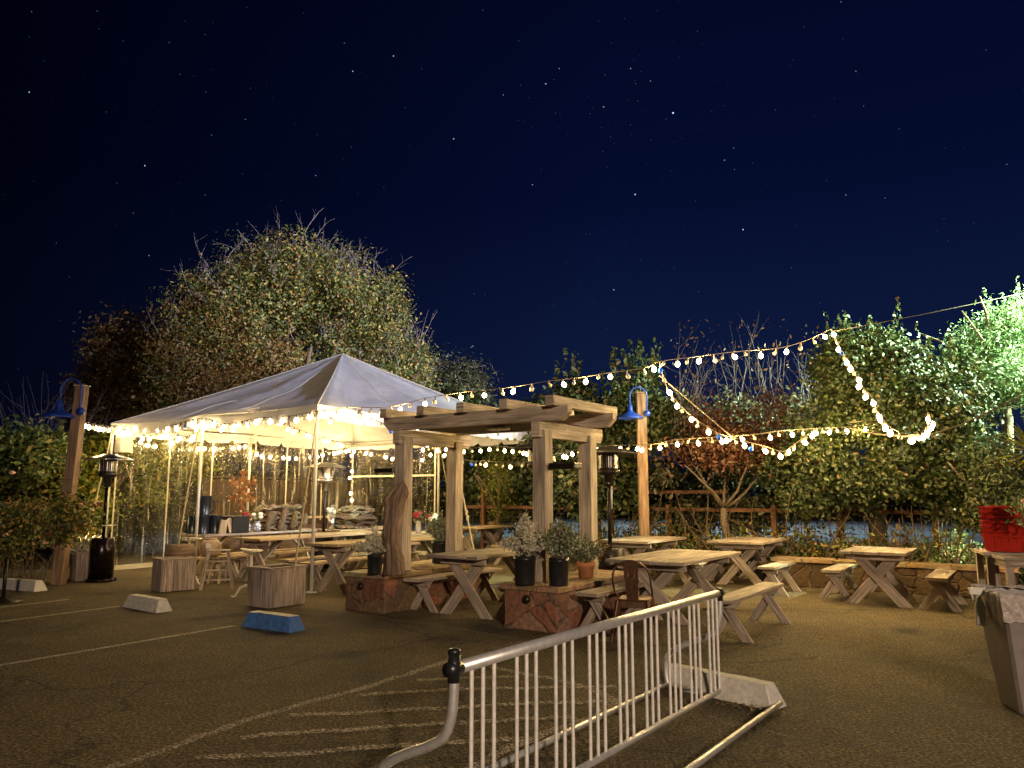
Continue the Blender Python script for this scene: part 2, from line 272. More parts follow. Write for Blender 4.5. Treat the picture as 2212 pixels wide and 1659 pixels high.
# ------------------------------------------------------------------ mesh builder
class MB:
    def __init__(s): s.v = []; s.f = []; s.uv = []; s.sm = []
    def add(s, vs, fs, uvs=None, smooth=False):
        o = len(s.v); s.v.extend([tuple(p) for p in vs])
        for i, f in enumerate(fs):
            s.f.append([o + k for k in f]); s.sm.append(smooth)
            s.uv.append(uvs[i] if uvs else [(vs[k][0], vs[k][2]) for k in f])
    def beam(s, p0, p1, wd, ht, up=(0, 0, 1), taper=1.0, cham=0.0, jit=0.0, c0=True):
        p0, p1 = Vector(p0), Vector(p1); d = (p1 - p0); L = d.length; d.normalize()
        up = Vector(up); side = d.cross(up)
        if side.length < 1e-4: side = d.cross(Vector((1, 0, 0)))
        side.normalize(); upv = side.cross(d).normalized()
        ru, rv = random.random() * 9, random.random() * 9
        vs = []
        rings = [(0, 1), (1, taper)]
        if cham: rings = ([(0, -1), (cham / L, 1)] if c0 else [(0, 1)]) + [(1 - cham / L, 1), (1, -1)]
        for tt, k in rings:
            c = p0 + d * (L * tt)
            for a_, b_ in ((-1, -1), (1, -1), (1, 1), (-1, 1)):
                kk = k
                hh = ht / 2 * b_
                if k == -1:
                    kk = 1
                    if b_ == -1: hh = 0.0
                j = Vector((random.uniform(-jit, jit), random.uniform(-jit, jit), random.uniform(-jit, jit))) if jit else Vector((0, 0, 0))
                vs.append(c + side * (wd / 2 * a_ * kk) + upv * (hh * kk) + j)
        fs = [(0, 3, 2, 1)]; uvs = [[(ru, rv), (ru, rv + ht), (ru + wd * .1, rv + ht), (ru + wd * .1, rv)]]
        per = [0, wd, wd + ht, 2 * wd + ht, 2 * (wd + ht)]
        nr = len(rings)
        for q in range(nr - 1):
            u0, u1 = ru + L * rings[q][0], ru + L * rings[q + 1][0]
            for i in range(4):
                j = (i + 1) % 4; o = q * 4
                fs.append((o + i, o + j, o + 4 + j, o + 4 + i))
                uvs.append([(u0, rv + per[i]), (u0, rv + per[i + 1]), (u1, rv + per[i + 1]), (u1, rv + per[i])])
        o = (nr - 1) * 4
        fs.append((o, o + 1, o + 2, o + 3)); uvs.append([(ru, rv), (ru + wd * .1, rv), (ru + wd * .1, rv + ht), (ru, rv + ht)])
        s.add(vs, fs, uvs); return s
    def box(s, c, sz, rz=0.0, jit=0.0):
        c = Vector(c); ax = max(range(3), key=lambda i: sz[i]); m_ = Matrix.Rotation(rz, 3, 'Z')
        d = [Vector((1, 0, 0)), Vector((0, 1, 0)), Vector((0, 0, 1))][ax]
        d = m_ @ d; h = sz[ax] / 2
        if ax == 2: up = m_ @ Vector((0, 1, 0)); wd, ht = sz[0], sz[1]
        elif ax == 0: up = Vector((0, 0, 1)); wd, ht = sz[1], sz[2]
        else: up = Vector((0, 0, 1)); wd, ht = sz[0], sz[2]
        return s.beam(c - d * h, c + d * h, wd, ht, up, jit=jit)
    def tube(s, pts, r, n=8, caps=True, smooth=True, twist=0.0):
        pts = [Vector(p) for p in pts]; rr = r if isinstance(r, (list, tuple)) else [r] * len(pts)
        vs = []; prev = None; Ls = 0; us = []
        for i, p in enumerate(pts):
            d = (pts[min(i + 1, len(pts) - 1)] - pts[max(i - 1, 0)])
            d = d.normalized() if d.length > 1e-9 else Vector((0, 0, 1))
            if prev is None:
                a_ = d.cross(Vector((0, 0, 1)) if abs(d.z) < .95 else Vector((1, 0, 0))).normalized()
            else:
                a_ = (prev - d * prev.dot(d)).normalized()
            prev = a_; b_ = d.cross(a_)
            if i: Ls += (p - pts[i - 1]).length
            us.append(Ls)
            for k in range(n):
                t_ = 2 * math.pi * k / n
                vs.append(p + (a_ * math.cos(t_) + b_ * math.sin(t_)) * rr[i])
        fs = []; uvs = []
        for i in range(len(pts) - 1):
            for k in range(n):
                k2 = (k + 1) % n
                fs.append((i * n + k, i * n + k2, (i + 1) * n + k2, (i + 1) * n + k))
                v0, v1 = k * 6.28 * rr[i] / n, (k + 1) * 6.28 * rr[i] / n
                uvs.append([(us[i], v0), (us[i], v1), (us[i + 1], v1), (us[i + 1], v0)])
        if caps:
            fs.append(tuple(range(n - 1, -1, -1))); uvs.append([(0, 0)] * n)
            o = (len(pts) - 1) * n; fs.append(tuple(range(o, o + n))); uvs.append([(0, 0)] * n)
        s.add(vs, fs, uvs, smooth); return s
    def lathe(s, prof, c=(0, 0, 0), n=24, smooth=True, sx=1, sy=1):
        c = Vector(c); vs = []
        for r_, z in prof:
            for k in range(n):
                t_ = 2 * math.pi * k / n; vs.append((c.x + r_ * sx * math.cos(t_), c.y + r_ * sy * math.sin(t_), c.z + z))
        fs = []
        for i in range(len(prof) - 1):
            for k in range(n):
                k2 = (k + 1) % n; fs.append((i * n + k, i * n + k2, (i + 1) * n + k2, (i + 1) * n + k))
        if prof[0][0] > 1e-4: fs.append(tuple(range(n - 1, -1, -1)))
        if prof[-1][0] > 1e-4: o = (len(prof) - 1) * n; fs.append(tuple(range(o, o + n)))
        s.add(vs, fs, None, smooth); return s
    def mesh(s, name):
        me = bpy.data.meshes.new(name); me.from_pydata(s.v, [], s.f)
        u = me.uv_layers.new(name='UVMap'); flat = []
        for q in s.uv:
            for p in q: flat.extend((p[0], p[1]))
        u.data.foreach_set('uv', flat); me.polygons.foreach_set('use_smooth', s.sm); me.update(); return me
    def build(s, name, mat, parent=None, bev=0.0):
        o = bpy.data.objects.new(name, s.mesh(name)); col.objects.link(o)
        o.data.materials.append(MATS[mat])
        if parent: o.parent = parent
        if bev:
            md = o.modifiers.new('bev', 'BEVEL'); md.width = bev; md.segments = 1; md.limit_method = 'ANGLE'
        return o
def tag(o, label=None, cat=None, group=None, kind=None):
    if label: o['label'] = label
    if cat: o['category'] = cat
    if group: o['group'] = group
    if kind: o['kind'] = kind
    return o
def thing(name, label, cat, loc=(0, 0, 0), rz=0.0, group=None):
    o = bpy.data.objects.new(name, None); col.objects.link(o); o.empty_display_size = 0.1
    o.location = loc; o.rotation_euler = (0, 0, rz); return tag(o, label, cat, group)
def dup(root, loc=None, rz=None, label=None, group=None):
    def rec(o, par):
        c = o.copy(); col.objects.link(c); c.parent = par
        for ch in [x for x in KIDS.get(o.name, [])]: rec(ch, c)
        return c
    KIDS = {}
    for x in bpy.data.objects:
        if x.parent: KIDS.setdefault(x.parent.name, []).append(x)
    r_ = rec(root, None)
    if loc is not None: r_.location = loc
    if rz is not None: r_.rotation_euler = (0, 0, rz)
    if label: r_['label'] = label
    if group: r_['group'] = group
    return r_
AX = math.atan2(0.825, 0.565)               # the yard's long direction
A = Vector((0.565, 0.825, 0)).normalized(); B = Vector((-0.825, 0.565, 0)).normalized()
def flat_poly(pts, z):
    mb = MB(); vs = [(p[0], p[1], z) for p in pts]; mb.add(vs, [tuple(range(len(vs)))]); return mb
def strip(pts, wd, z, seg=0.25):
    mb = MB(); vs = []; pts = [Vector((p[0], p[1], 0)) for p in pts]
    for i in range(len(pts)):
        d = (pts[min(i + 1, len(pts) - 1)] - pts[max(0, i - 1)]).normalized(); s_ = Vector((-d.y, d.x, 0)) * wd / 2
        vs += [(*(pts[i] - s_).xy, z), (*(pts[i] + s_).xy, z)]
    mb.add(vs, [(2 * i, 2 * i + 2, 2 * i + 3, 2 * i + 1) for i in range(len(pts) - 1)]); return mb
# ================================================================== GROUND
g = MB(); g.add([(-600, -200, 0), (600, -200, 0), (600, 900, 0), (-600, 900, 0)], [(0, 1, 2, 3)])
tag(g.build('asphalt_ground', 'asphalt'), kind='structure')
simple('road_mat', (0.30, 0.31, 0.32), 0.8, 0, 0.2, 3, 0.1)
rd = MB(); c0 = Vector((4, 27.5, 0.004)); dr = Vector((0.97, -0.22, 0)); nr = Vector((0.22, 0.97, 0))
rd.add([c0 - dr * 40, c0 + dr * 60, c0 + dr * 60 + nr * 20, c0 - dr * 40 + nr * 20], [(0, 1, 2, 3)])
tag(rd.build('road', 'road_mat'), kind='structure')
P = lambda *uv: [gp(u, v) for u, v in uv]
lines = [(P((-20, 1441), (507, 1352)), 0.075, 'line_paint', 'long white parking line reaching the blue wheel stop'),
         (P((-20, 1346), (258, 1310)), 0.07, 'line_paint', 'white parking line reaching the white wheel stop'),
         (P((-20, 1315), (149, 1295)), 0.07, 'line_paint', 'short white parking line furthest left')]
zf = 0.004
for p_, w_, m_, lb in lines:
    tag(strip(p_, w_, zf).build('parking_line', m_), lb, 'painted line', 'parking bay lines', 'structure')
hatch = [[(200, 1675), (243, 1658), (347, 1623), (434, 1592), (541, 1554), (640, 1525), (768, 1492), (880, 1457), (973, 1426), (1009, 1432), (1060, 1440), (1147, 1459), (1214, 1470), (1270, 1486), (1331, 1515), (1290, 1548), (1205, 1577), (1080, 1626), (1000, 1675)],
         [(897, 1470), (984, 1466), (1116, 1462)], [(768, 1503), (991, 1490), (1331, 1484)], [(625, 1547), (768, 1542), (1036, 1526), (1321, 1516)],
         [(520, 1598), (569, 1589), (768, 1578), (991, 1564), (1241, 1551)], [(420, 1640), (660, 1632), (768, 1621), (930, 1611), (1140, 1598)]]
hm = MB()
for i, h in enumerate(hatch):
    q = P(*h); hp = []
    for a_, b_ in zip(q[:-1], q[1:]):
        k_ = max(2, int((b_ - a_).length / .12)); hp += [a_.lerp(b_, k / k_) + Vector((random.gauss(0, .010), random.gauss(0, .010), 0)) for k in range(k_)]
    sm = strip(hp + [q[-1]], 0.085, 0.004 + 0.0015 * i); hm.add(sm.v, sm.f)
tag(hm.build('hatch_marking', 'old_paint'), kind='structure')
simple('seam', (0.16, 0.14, 0.10), 0.9, 0, 0.4, 30, 0.3)
simple('tar', (0.012, 0.010, 0.008), 0.7, 0, 0.3, 30, 0.2)
def wiggle(uv, n=10, amp=0.03):
    q = [gp(u, v) for u, v in uv]; out = []
    for a_, b_ in zip(q[:-1], q[1:]):
        for k in range(n):
            p = a_.lerp(b_, k / n); out.append(p + Vector((random.uniform(-amp, amp), random.uniform(-amp, amp), 0)))
    return out + [q[-1]]
tag(strip(wiggle([(300, 1290), (700, 1316), (1000, 1360), (1230, 1400)], 12, 0.012), 0.035, 0.003).build('ground_seam', 'seam'), kind='structure')
tag(strip(wiggle([(1560, 1560), (1700, 1590), (1830, 1610), (1960, 1650)], 14), 0.02, 0.003).build('ground_crack', 'tar'), kind='structure')
# fallen leaves, one scattered layer
def cards(name, pos, nrm, size, mat, parent=None, aspect=0.5, smin=0.4, fold=0.12):
    """pos (n,3), nrm (n,3) approx facing; builds one diamond leaf of 4 faces-points per position"""
    n_ = len(pos); pos = np.asarray(pos, float); nrm = np.asarray(nrm, float)
    nrm = nrm / (np.linalg.norm(nrm, axis=1, keepdims=True) + 1e-9)
    t = RNG.normal(size=(n_, 3)); t -= (t * nrm).sum(1, keepdims=True) * nrm; t /= np.linalg.norm(t, axis=1, keepdims=True) + 1e-9
    s_ = np.cross(nrm, t); L = size * RNG.uniform(smin, 1.25, (n_, 1)); W_ = L * aspect
    v = np.empty((n_, 6, 3))
    v[:, 0] = pos - t * L * .5; v[:, 3] = pos + t * L * .5
    v[:, 1] = pos - t * L * .12 + s_ * W_ * .5 + nrm * L * fold; v[:, 2] = pos + t * L * .22 + s_ * W_ * .42 + nrm * L * fold
    v[:, 4] = pos + t * L * .22 - s_ * W_ * .42 + nrm * L * fold; v[:, 5] = pos - t * L * .12 - s_ * W_ * .5 + nrm * L * fold
    me = bpy.data.meshes.new(name); me.vertices.add(n_ * 6); me.vertices.foreach_set('co', v.ravel())
    base = (np.arange(n_) * 6)[:, None]
    idx = np.concatenate([base + np.array([[0, 1, 2, 3]]), base + np.array([[0, 3, 4, 5]])], 1).ravel()
    me.loops.add(n_ * 8); me.loops.foreach_set('vertex_index', idx.astype(np.int32))
    me.polygons.add(n_ * 2); me.polygons.foreach_set('loop_start', np.arange(0, n_ * 8, 4, dtype=np.int32))
    me.polygons.foreach_set('loop_total', np.full(n_ * 2, 4, dtype=np.int32))
    me.update(calc_edges=True); me.validate()
    o = bpy.data.objects.new(name, me); col.objects.link(o); me.materials.append(MATS[mat])
    if parent: o.parent = parent
    return o
fl = []
for _ in range(420): fl.append((random.uniform(-7, 7), random.uniform(4, 14.5), 0.012))
for _ in range(90):
    p = gp(1560, 1520) .lerp(gp(1690, 1545), random.random()); fl.append((p.x + random.gauss(0, .05), p.y + random.gauss(0, .05), 0.015))
for _ in range(260): p = Vector((4.6, 14.0, 0)).lerp(Vector((8.6, 11.2, 0)), random.random()); fl.append((p.x + random.gauss(0, .3), p.y + random.gauss(0, .3), 0.015))
tag(cards('fallen_leaves', fl, np.tile([0, 0, 1.0], (len(fl), 1)) + RNG.normal(0, .2, (len(fl), 3)), 0.035, 'leaf_fallen'), 'scattered dry fallen leaves on the asphalt', 'fallen leaves', None, 'stuff')
# ================================================================== SKY stars and low cloud
stars = [(63, 199, 1.6), (313, 358, 1.5), (762, 154, 1.6), (850, 121, 1.4), (980, 300, 1.4), (1179, 181, 1.6), (1454, 244, 2.6), (1362, 148, 1.2), (1372, 420, 2.0), (1150, 399, 1.5),
         (682, 379, 1.3), (1605, 496, 1.8), (1326, 626, 1.4), (1585, 320, 1.2), (1304, 231, 1.3), (1565, 346, 1.3), (1849, 154, 1.0), (1912, 428, 1.0), (1827, 421, 1.1), (1208, 148, 1.1),
         (457, 292, 1.1), (744, 93, 1.0), (1817, 4, 1.2), (2175, 355, 0.9), (322, 552, 1.1), (210, 24, 0.8), (443, 421, 0.8), (530, 258, 0.9), (1087, 205, 1.1), (1405, 175, 1.0)]
rs = random.Random(3)
for _ in range(520):
    u, v = rs.uniform(-300, 2500), rs.uniform(-300, 1000); stars.append((u, v, 0.25 + 0.5 * rs.random() ** 2.5))
for _ in range(45):
    stars.append((rs.gauss(1400, 110), rs.gauss(230, 120), 0.3 + 0.35 * rs.random())); 
for _ in range(26): stars.append((rs.gauss(1310, 70), rs.gauss(530, 90), 0.3 + 0.2 * rs.random()))
sv, sf, sc = [], [], []
for u, v, mag in stars:
    r_ = Vector(ray(u, v)).normalized(); c_ = Vector((0, 0, CH)) + r_ * 1500
    if c_.z < 40: continue
    rad = 0.62 + 0.35 * min(mag, 2.5); o_ = len(sv)
    for d in ((1, 0, 0), (-1, 0, 0), (0, 1, 0), (0, -1, 0), (0, 0, 1), (0, 0, -1)): sv.append(c_ + Vector(d) * rad)
    for f in ((0, 2, 4), (2, 1, 4), (1, 3, 4), (3, 0, 4), (2, 0, 5), (1, 2, 5), (3, 1, 5), (0, 3, 5)): sf.append([o_ + k for k in f])
    k_ = mag ** 2 * 0.36; cc = rs.choice([(0.45, 0.6, 1.0), (0.6, 0.75, 1.0), (0.25, 0.4, 1.0), (0.9, 0.9, 1.0)]); sc += [(cc[0] * k_, cc[1] * k_, cc[2] * k_, 1)] * 6
me = bpy.data.meshes.new('starry_sky'); me.from_pydata(sv, [], sf); ca = me.color_attributes.new('starcol', 'FLOAT_COLOR', 'POINT')
ca.data.foreach_set('color', np.array(sc, dtype=np.float32).ravel()); me.materials.append(MATS['starlight'])
so = bpy.data.objects.new('starry_sky', me); col.objects.link(so); tag(so, kind='structure')
# ================================================================== FOLIAGE
def clump_pts(ells, nclump, per, cs, shell=0.75):
    """ells: (cx,cy,cz,rx,ry,rz,weight); returns leaf positions and outward normals"""
    wts = np.array([e[6] for e in ells], float); wts /= wts.sum(); P_, N_ = [], []
    for _ in range(nclump):
        e = ells[RNG.choice(len(ells), p=wts)]; d = RNG.normal(size=3); d /= np.linalg.norm(d)
        rr = RNG.uniform(shell, 1.06); c_ = np.array(e[:3]) + d * np.array(e[3:6]) * rr
        k = max(3, int(per * RNG.uniform(.5, 1.5))); s_ = cs * RNG.uniform(.6, 1.4)
        q = c_ + RNG.normal(size=(k, 3)) * s_ * np.array([1, 1, .8]); P_.append(q)
        N_.append(np.tile(d, (k, 1)) * 0.8 + RNG.normal(0, .55, (k, 3)) + np.array([0, -.15, .25]))
    P_ = np.concatenate(P_); N_ = np.concatenate(N_); ok = P_[:, 2] > 0.03
    return P_[ok], N_[ok]
def twigs(mb, base_fn, n_, length, r0=0.012, up=0.6, curl=0.25, segs=6, sides=3, fork=0):
    for _ in range(n_):
        p, d = base_fn(); p = Vector(p); d = Vector(d).normalized(); L = length * random.uniform(.25, 1.25); pts = [p.copy()]
        cv = Vector((random.gauss(0, curl), random.gauss(0, curl), random.gauss(0, curl) + up * .15)); ds = []
        for s_ in range(segs):
            d = (d + cv / segs * 2 + Vector((random.gauss(0, .10), random.gauss(0, .10), random.gauss(0, .10)))).normalized(); p = p + d * L / segs; pts.append(p.copy()); ds.append(d.copy())
        mb.tube(pts, [r0 * (1 - .8 * k / segs) for k in range(segs + 1)], sides, caps=False)
        for f in range(fork):
            k = random.randint(1, segs - 2); p2 = pts[k].copy(); d2 = (ds[k] + Vector((random.gauss(0, .6), random.gauss(0, .6), random.gauss(0, .4)))).normalized(); q = [p2.copy()]
            for s_ in range(4): d2 = (d2 + Vector((random.gauss(0, .15), random.gauss(0, .15), random.gauss(.05, .15)))).normalized(); p2 = p2 + d2 * L * .1; q.append(p2.copy())
            mb.tube(q, [r0 * .5 * (1 - .2 * s_) for s_ in range(5)], 3, caps=False)
def lobes(ells, k, fr=.42):
    """break smooth ellipsoids into many smaller uneven lobes"""
    out = []
    for e in ells:
        for _ in range(max(3, int(k * e[6]))):
            d = RNG.normal(size=3); d /= np.linalg.norm(d); f = fr * RNG.uniform(.55, 1.3); c = RNG.uniform(.45, .78)
            out.append((e[0] + d[0] * e[3] * c, e[1] + d[1] * e[4] * c, e[2] + d[2] * e[5] * c, max(.25, e[3] * f), max(.2, e[4] * f), max(.25, e[5] * f), f * f))
    return out
def trunk_limbs(mb, base, top, r0, limbs, spread, llen, rl=None):
    base, top = Vector(base), Vector(top); pts = [base.lerp(top, k / 5) + Vector((random.gauss(0, .02), random.gauss(0, .02), 0)) for k in range(6)]
    mb.tube(pts, [r0 * (1.15 - .5 * k / 5) for k in range(6)], 9)
    for k in range(limbs):
        a_ = 2 * math.pi * k / limbs + random.uniform(-.3, .3); p = top.copy(); d = Vector((math.cos(a_) * spread, math.sin(a_) * spread, random.uniform(.6, 1.2))).normalized(); q = [p.copy()]
        for s_ in range(5):
            d = (d + Vector((random.gauss(0, .15), random.gauss(0, .15), .05))).normalized(); p = p + d * llen / 5; q.append(p.copy())
        mb.tube(q, [(rl or r0 * .5) * (1 - .7 * s_ / 5) for s_ in range(6)], 6)
def upright(es, n_, ln, leaf):
    """upright leafy shoots standing out of the crown top"""
    P_, N_ = [], []
    for _ in range(n_):
        e = es[RNG.integers(len(es))]; a_ = RNG.uniform(0, 6.28); k = RNG.uniform(0, .9)
        x, y = e[0] + math.cos(a_) * e[3] * k, e[1] + math.sin(a_) * e[4] * k; z = e[2] + e[5] * math.sqrt(max(0, 1 - k * k)) * .85
        L = ln * RNG.uniform(.4, 1.2); dx, dy = RNG.normal(0, .12, 2)
        for s_ in np.linspace(0, 1, int(L / leaf * 2.6)):
            th = RNG.uniform(0, 6.28); d = np.array([math.cos(th), math.sin(th), .45]); o_ = leaf * .35 * (1.2 - s_ * .6)
            P_.append((x + dx * L * s_ + d[0] * o_, y + dy * L * s_ + d[1] * o_, z + L * s_)); N_.append(d + RNG.normal(0, .3, 3))
    return P_, N_
def plant(name, label, cat, base, ells, ncl, per, cs, leaf, mat, aspect=.5, shell=.7, group=None, trunk=None, tw=None, twmat='twig', tlen=1.0, tr=0.012, sh=None, lob=0, fork=0):
    t_ = thing(name, label, cat, base, 0, group); inv = Vector(base)
    if lob: ells = lobes(ells, lob)
    P_, N_ = clump_pts([(e[0] - inv.x, e[1] - inv.y, e[2] - inv.z, *e[3:]) for e in ells], ncl, per, cs, shell)
    P_ = P_[P_[:, 2] > 0.03 - inv.z]
    if sh:
        a_, b_ = upright([(e[0] - inv.x, e[1] - inv.y, e[2] - inv.z, *e[3:]) for e in sh[0]], sh[1], sh[2], leaf); P_ = np.concatenate([P_, np.array(a_)]); N_ = np.concatenate([N_, np.array(b_)])
    cards('crown', P_, N_, leaf, mat, t_, aspect)
    mb = MB()
    if trunk: trunk(mb)
    else: trunk_limbs(mb, (0, 0, 0), (0, 0, (ells[0][2] - inv.z) * .6), .09, 5, .6, 1.2)
    mb.build('trunk', 'bark', t_)
    if tw:
        q = MB(); es = [(e[0] - inv.x, e[1] - inv.y, e[2] - inv.z, *e[3:]) for e in ells]
        def bf():
            e = random.choice(es); a_ = random.uniform(0, 2 * math.pi); el = random.uniform(.1, 1.45)
            d = Vector((math.cos(a_) * math.cos(el), math.sin(a_) * math.cos(el), math.sin(el)))
            return (e[0] + d.x * e[3] * .9, e[1] + d.y * e[4] * .9, e[2] + d.z * e[5] * .9), d + Vector((0, 0, .5))
        twigs(q, bf, tw, tlen, tr, .6, .45, 7, 3, fork); q.build('twigs', twmat, t_)
    return t_
def E_(u, v, Y, ru, rv, ry, wt=1):       # an ellipsoid at a measured place: radii in photo px -> metres
    p = at(u, v, Y); return (p.x, p.y, p.z, ru / F * Y, ry, rv / F * Y, wt)
# big vine-covered tree behind the tent
b0 = Vector((-7.2, 26.5, 0))
plant('vine_covered_tree', 'huge rounded vine-covered tree with bare twigs on top, rising behind the white tent', 'tree', b0,
      [E_(640, 730, 26.5, 235, 200, 3.4, 3), E_(500, 740, 26, 130, 175, 2.8, 2.2), E_(800, 745, 26, 90, 185, 2.6, 1.6), E_(660, 620, 26, 170, 95, 2.4, 2), E_(430, 860, 25.5, 90, 120, 2.0, 1), E_(880, 840, 26, 60, 110, 2.2, .9)],
      4600, 30, 0.22, 0.118, 'leaf_mixed', .5, .72, tw=760, twmat='twig_pale', tlen=1.15, tr=0.013, lob=16, fork=2,
      trunk=lambda mb: trunk_limbs(mb, (0, 0, 0), (0, 0, 3.5), .35, 9, .8, 4.0, .14))
vt = bpy.data.objects['vine_covered_tree']
P_, N_ = clump_pts([(e[0] - b0.x, e[1] - b0.y, e[2], *e[3:]) for e in lobes([E_(470, 760, 25.3, 125, 175, 2.9, 2), E_(430, 860, 25.0, 105, 125, 2.2, 1.4), E_(580, 850, 24.2, 130, 110, 2.0, 1)], 9)], 1500, 28, .25, .74); cards('autumn_leaves', P_, N_, .118, 'leaf_rust', vt, .45)
plant('dark_tree', 'dark brown leafy tree left of the vine-covered tree, mostly in shadow', 'tree', (-14.3, 29, 0),
      [E_(290, 800, 29, 105, 130, 2.6, 2), E_(250, 870, 28.5, 85, 110, 2.4, 1), E_(350, 900, 28, 110, 120, 2.4, 1)], 1300, 26, 0.26, 0.15, 'leaf_autumn', .45, .7, lob=10, trunk=lambda mb: trunk_limbs(mb, (0, 0, 0), (0, 0, 3), .25, 6, .7, 3, .1))
plant('conifer', 'small dark conifer showing past the right slope of the tent roof', 'tree', (-1.9, 27, 0),
      [E_(985, 830, 27, 62, 60, 1.6, 1), E_(1010, 850, 26.5, 50, 50, 1.2, 1)], 260, 22, 0.25, 0.17, 'leaf_dark', .25, .5, trunk=lambda mb: trunk_limbs(mb, (0, 0, 0), (0, 0, 3.3), .16, 6, .7, 1.6, .07))
# ivy and shrubs along the back fence
plant('ivy_hedge', 'dark ivy hedge behind the pergola posts', 'hedge', (-.4, 21.6, 0),
      [E_(1000, 1010, 22, 80, 120, .7, 1), E_(1085, 1020, 20.8, 75, 130, .7, 1), E_(1150, 1010, 19.8, 60, 135, .6, 1), E_(1000, 880, 22, 55, 45, .7, .35)], 620, 24, 0.17, 0.15, 'leaf_glossy', .7, .35)
plant('green_shrub', 'bright green feathery shrub in front of the ivy, seen through the pergola', 'shrub', (-.35, 19.6, 0),
      [E_(1085, 1040, 19.6, 42, 85, .5, 1)], 260, 22, 0.10, 0.09, 'leaf_yellow', .3, .3)
es1 = [E_(1240, 930, 17.8, 95, 100, .8, 1), E_(1350, 940, 17.0, 80, 130, .8, 1), E_(1180, 960, 18.4, 50, 100, .7, 1), E_(1300, 1040, 17.2, 100, 90, .7, 1), E_(1395, 900, 16.8, 50, 75, .6, .5)]
t_ = plant('laurel_shrub', 'tall glossy laurel with upright shoots behind the right side of the pergola', 'shrub', (1.9, 17.4, 0), es1, 1150, 22, 0.14, 0.13, 'leaf_glossy', .55, .45, lob=9, sh=(es1[:2] + es1[4:], 46, .95))
es2 = [E_(1575, 975, 15.5, 140, 36, .9, 1.4), E_(1540, 925, 16.2, 95, 40, .9, .4), E_(1660, 905, 16.2, 85, 60, .8, .4)]
t_ = plant('red_leaved_tree', 'small red-brown leaved tree with forked bare trunk between the two hedges', 'tree', (4.35, 15.7, 0), es2, 420, 16, 0.16, 0.10, 'leaf_red', .45, .3,
           trunk=lambda mb: trunk_limbs(mb, (0, 0, 0), (-.08, 0, 1.3), .095, 6, .95, 1.3, .035))
q = MB(); bx = t_.location
def bf():
    u = random.uniform(1455, 1770); p = at(u, random.uniform(880, 960), random.uniform(15.6, 16.6)); return p - bx, (random.gauss(0, .12), random.gauss(0, .12), 1)
twigs(q, bf, 85, 1.75, .006, .3, .22, 8, 3, 2); q.build('twigs', 'twig_dim', t_)
sp, sn = [], []
for _ in range(360):
    u = random.uniform(1450, 1775); p = at(u, random.choice([random.uniform(760, 900), random.uniform(690, 800), random.uniform(820, 930)]), random.uniform(15.6, 16.6)); sp.append(p - bx); sn.append((random.gauss(0, 1), random.gauss(-.4, 1), random.gauss(0, 1)))
cards('sparse_leaves', sp, sn, .10, 'leaf_red', t_, .4)
plant('dark_thicket', 'dark unlit thicket filling the gap behind the red-leaved tree', 'shrub', (5.0, 18.2, 0), [E_(1500, 1010, 18.2, 95, 100, .7, 1), E_(1620, 960, 18, 120, 120, .7, 1.4), E_(1740, 930, 17.5, 90, 110, .7, 1), E_(1440, 900, 18.4, 60, 70, .6, .4), E_(1450, 1125, 17.2, 75, 42, .4, .8), E_(1570, 1125, 16.8, 75, 40, .4, .7), E_(1660, 1110, 16.5, 50, 30, .4, .4), E_(1440, 1000, 17, 60, 80, .6, .5)], 620, 24, .19, .13, 'leaf_dark', .5, .4, lob=7)
es3 = [E_(1790, 1000, 14.4, 130, 110, .9, 1.3), E_(1880, 860, 14.2, 120, 130, .9, 1.6), E_(1830, 790, 14.4, 65, 75, .8, .8), E_(1990, 950, 13.4, 120, 170, .8, 2), E_(1720, 1040, 15, 85, 80, .7, .8), E_(2060, 850, 13.0, 90, 90, .7, 1), E_(1930, 770, 14, 55, 55, .7, .4), E_(2090, 1040, 12.8, 60, 110, .6, .8)]
t_ = plant('broadleaf_hedge', 'tall broad-leaved hedge filling the right behind the picnic tables, string lights draped before it', 'hedge', (6.95, 14.9, 0), es3, 3000, 26, 0.135, 0.088, 'leaf_glossy', .6, .45, lob=12,
           trunk=lambda mb: (mb.tube([(0, 0, 0), (.02, 0, .8), (0, 0, 1.7), (.1, 0, 3)], [.17, .16, .15, .1], 10), trunk_limbs(mb, (1.2, -.8, 0), (1.1, -.8, 1), .05, 5, .7, 1.2), trunk_limbs(mb, (-1.0, .6, 0), (-1.1, .6, 1), .05, 5, .7, 1.2)), sh=([es3[1], es3[2], es3[6], es3[5]], 40, .55))
es4 = [E_(2120, 800, 13.6, 85, 90, .8, 1.5), E_(2190, 740, 13.4, 70, 100, .8, 1.5), E_(2230, 850, 13, 80, 90, .7, 1), E_(2060, 850, 13.8, 45, 45, .6, .5)]
t_ = plant('cedar_tree', 'feathery cedar lit bright green by a street lamp at the right edge', 'tree', (8.7, 13.6, 0), es4, 900, 40, 0.14, 0.075, 'leaf_cedar', .35, .5, lob=8, trunk=lambda mb: trunk_limbs(mb, (0, 0, 0), (.1, 0, 3.6), .12, 7, .6, 1.6, .05), sh=(es4, 44, .5))
plant('blue_green_shrub', 'dim blue-green shrub above the red crates', 'shrub', (7.7, 12.2, 0), [E_(2150, 1020, 12, 50, 70, .5, 1), E_(2180, 1090, 11.8, 60, 60, .5, .6)], 200, 26, .13, .08, 'leaf_glossy', .35, .4)
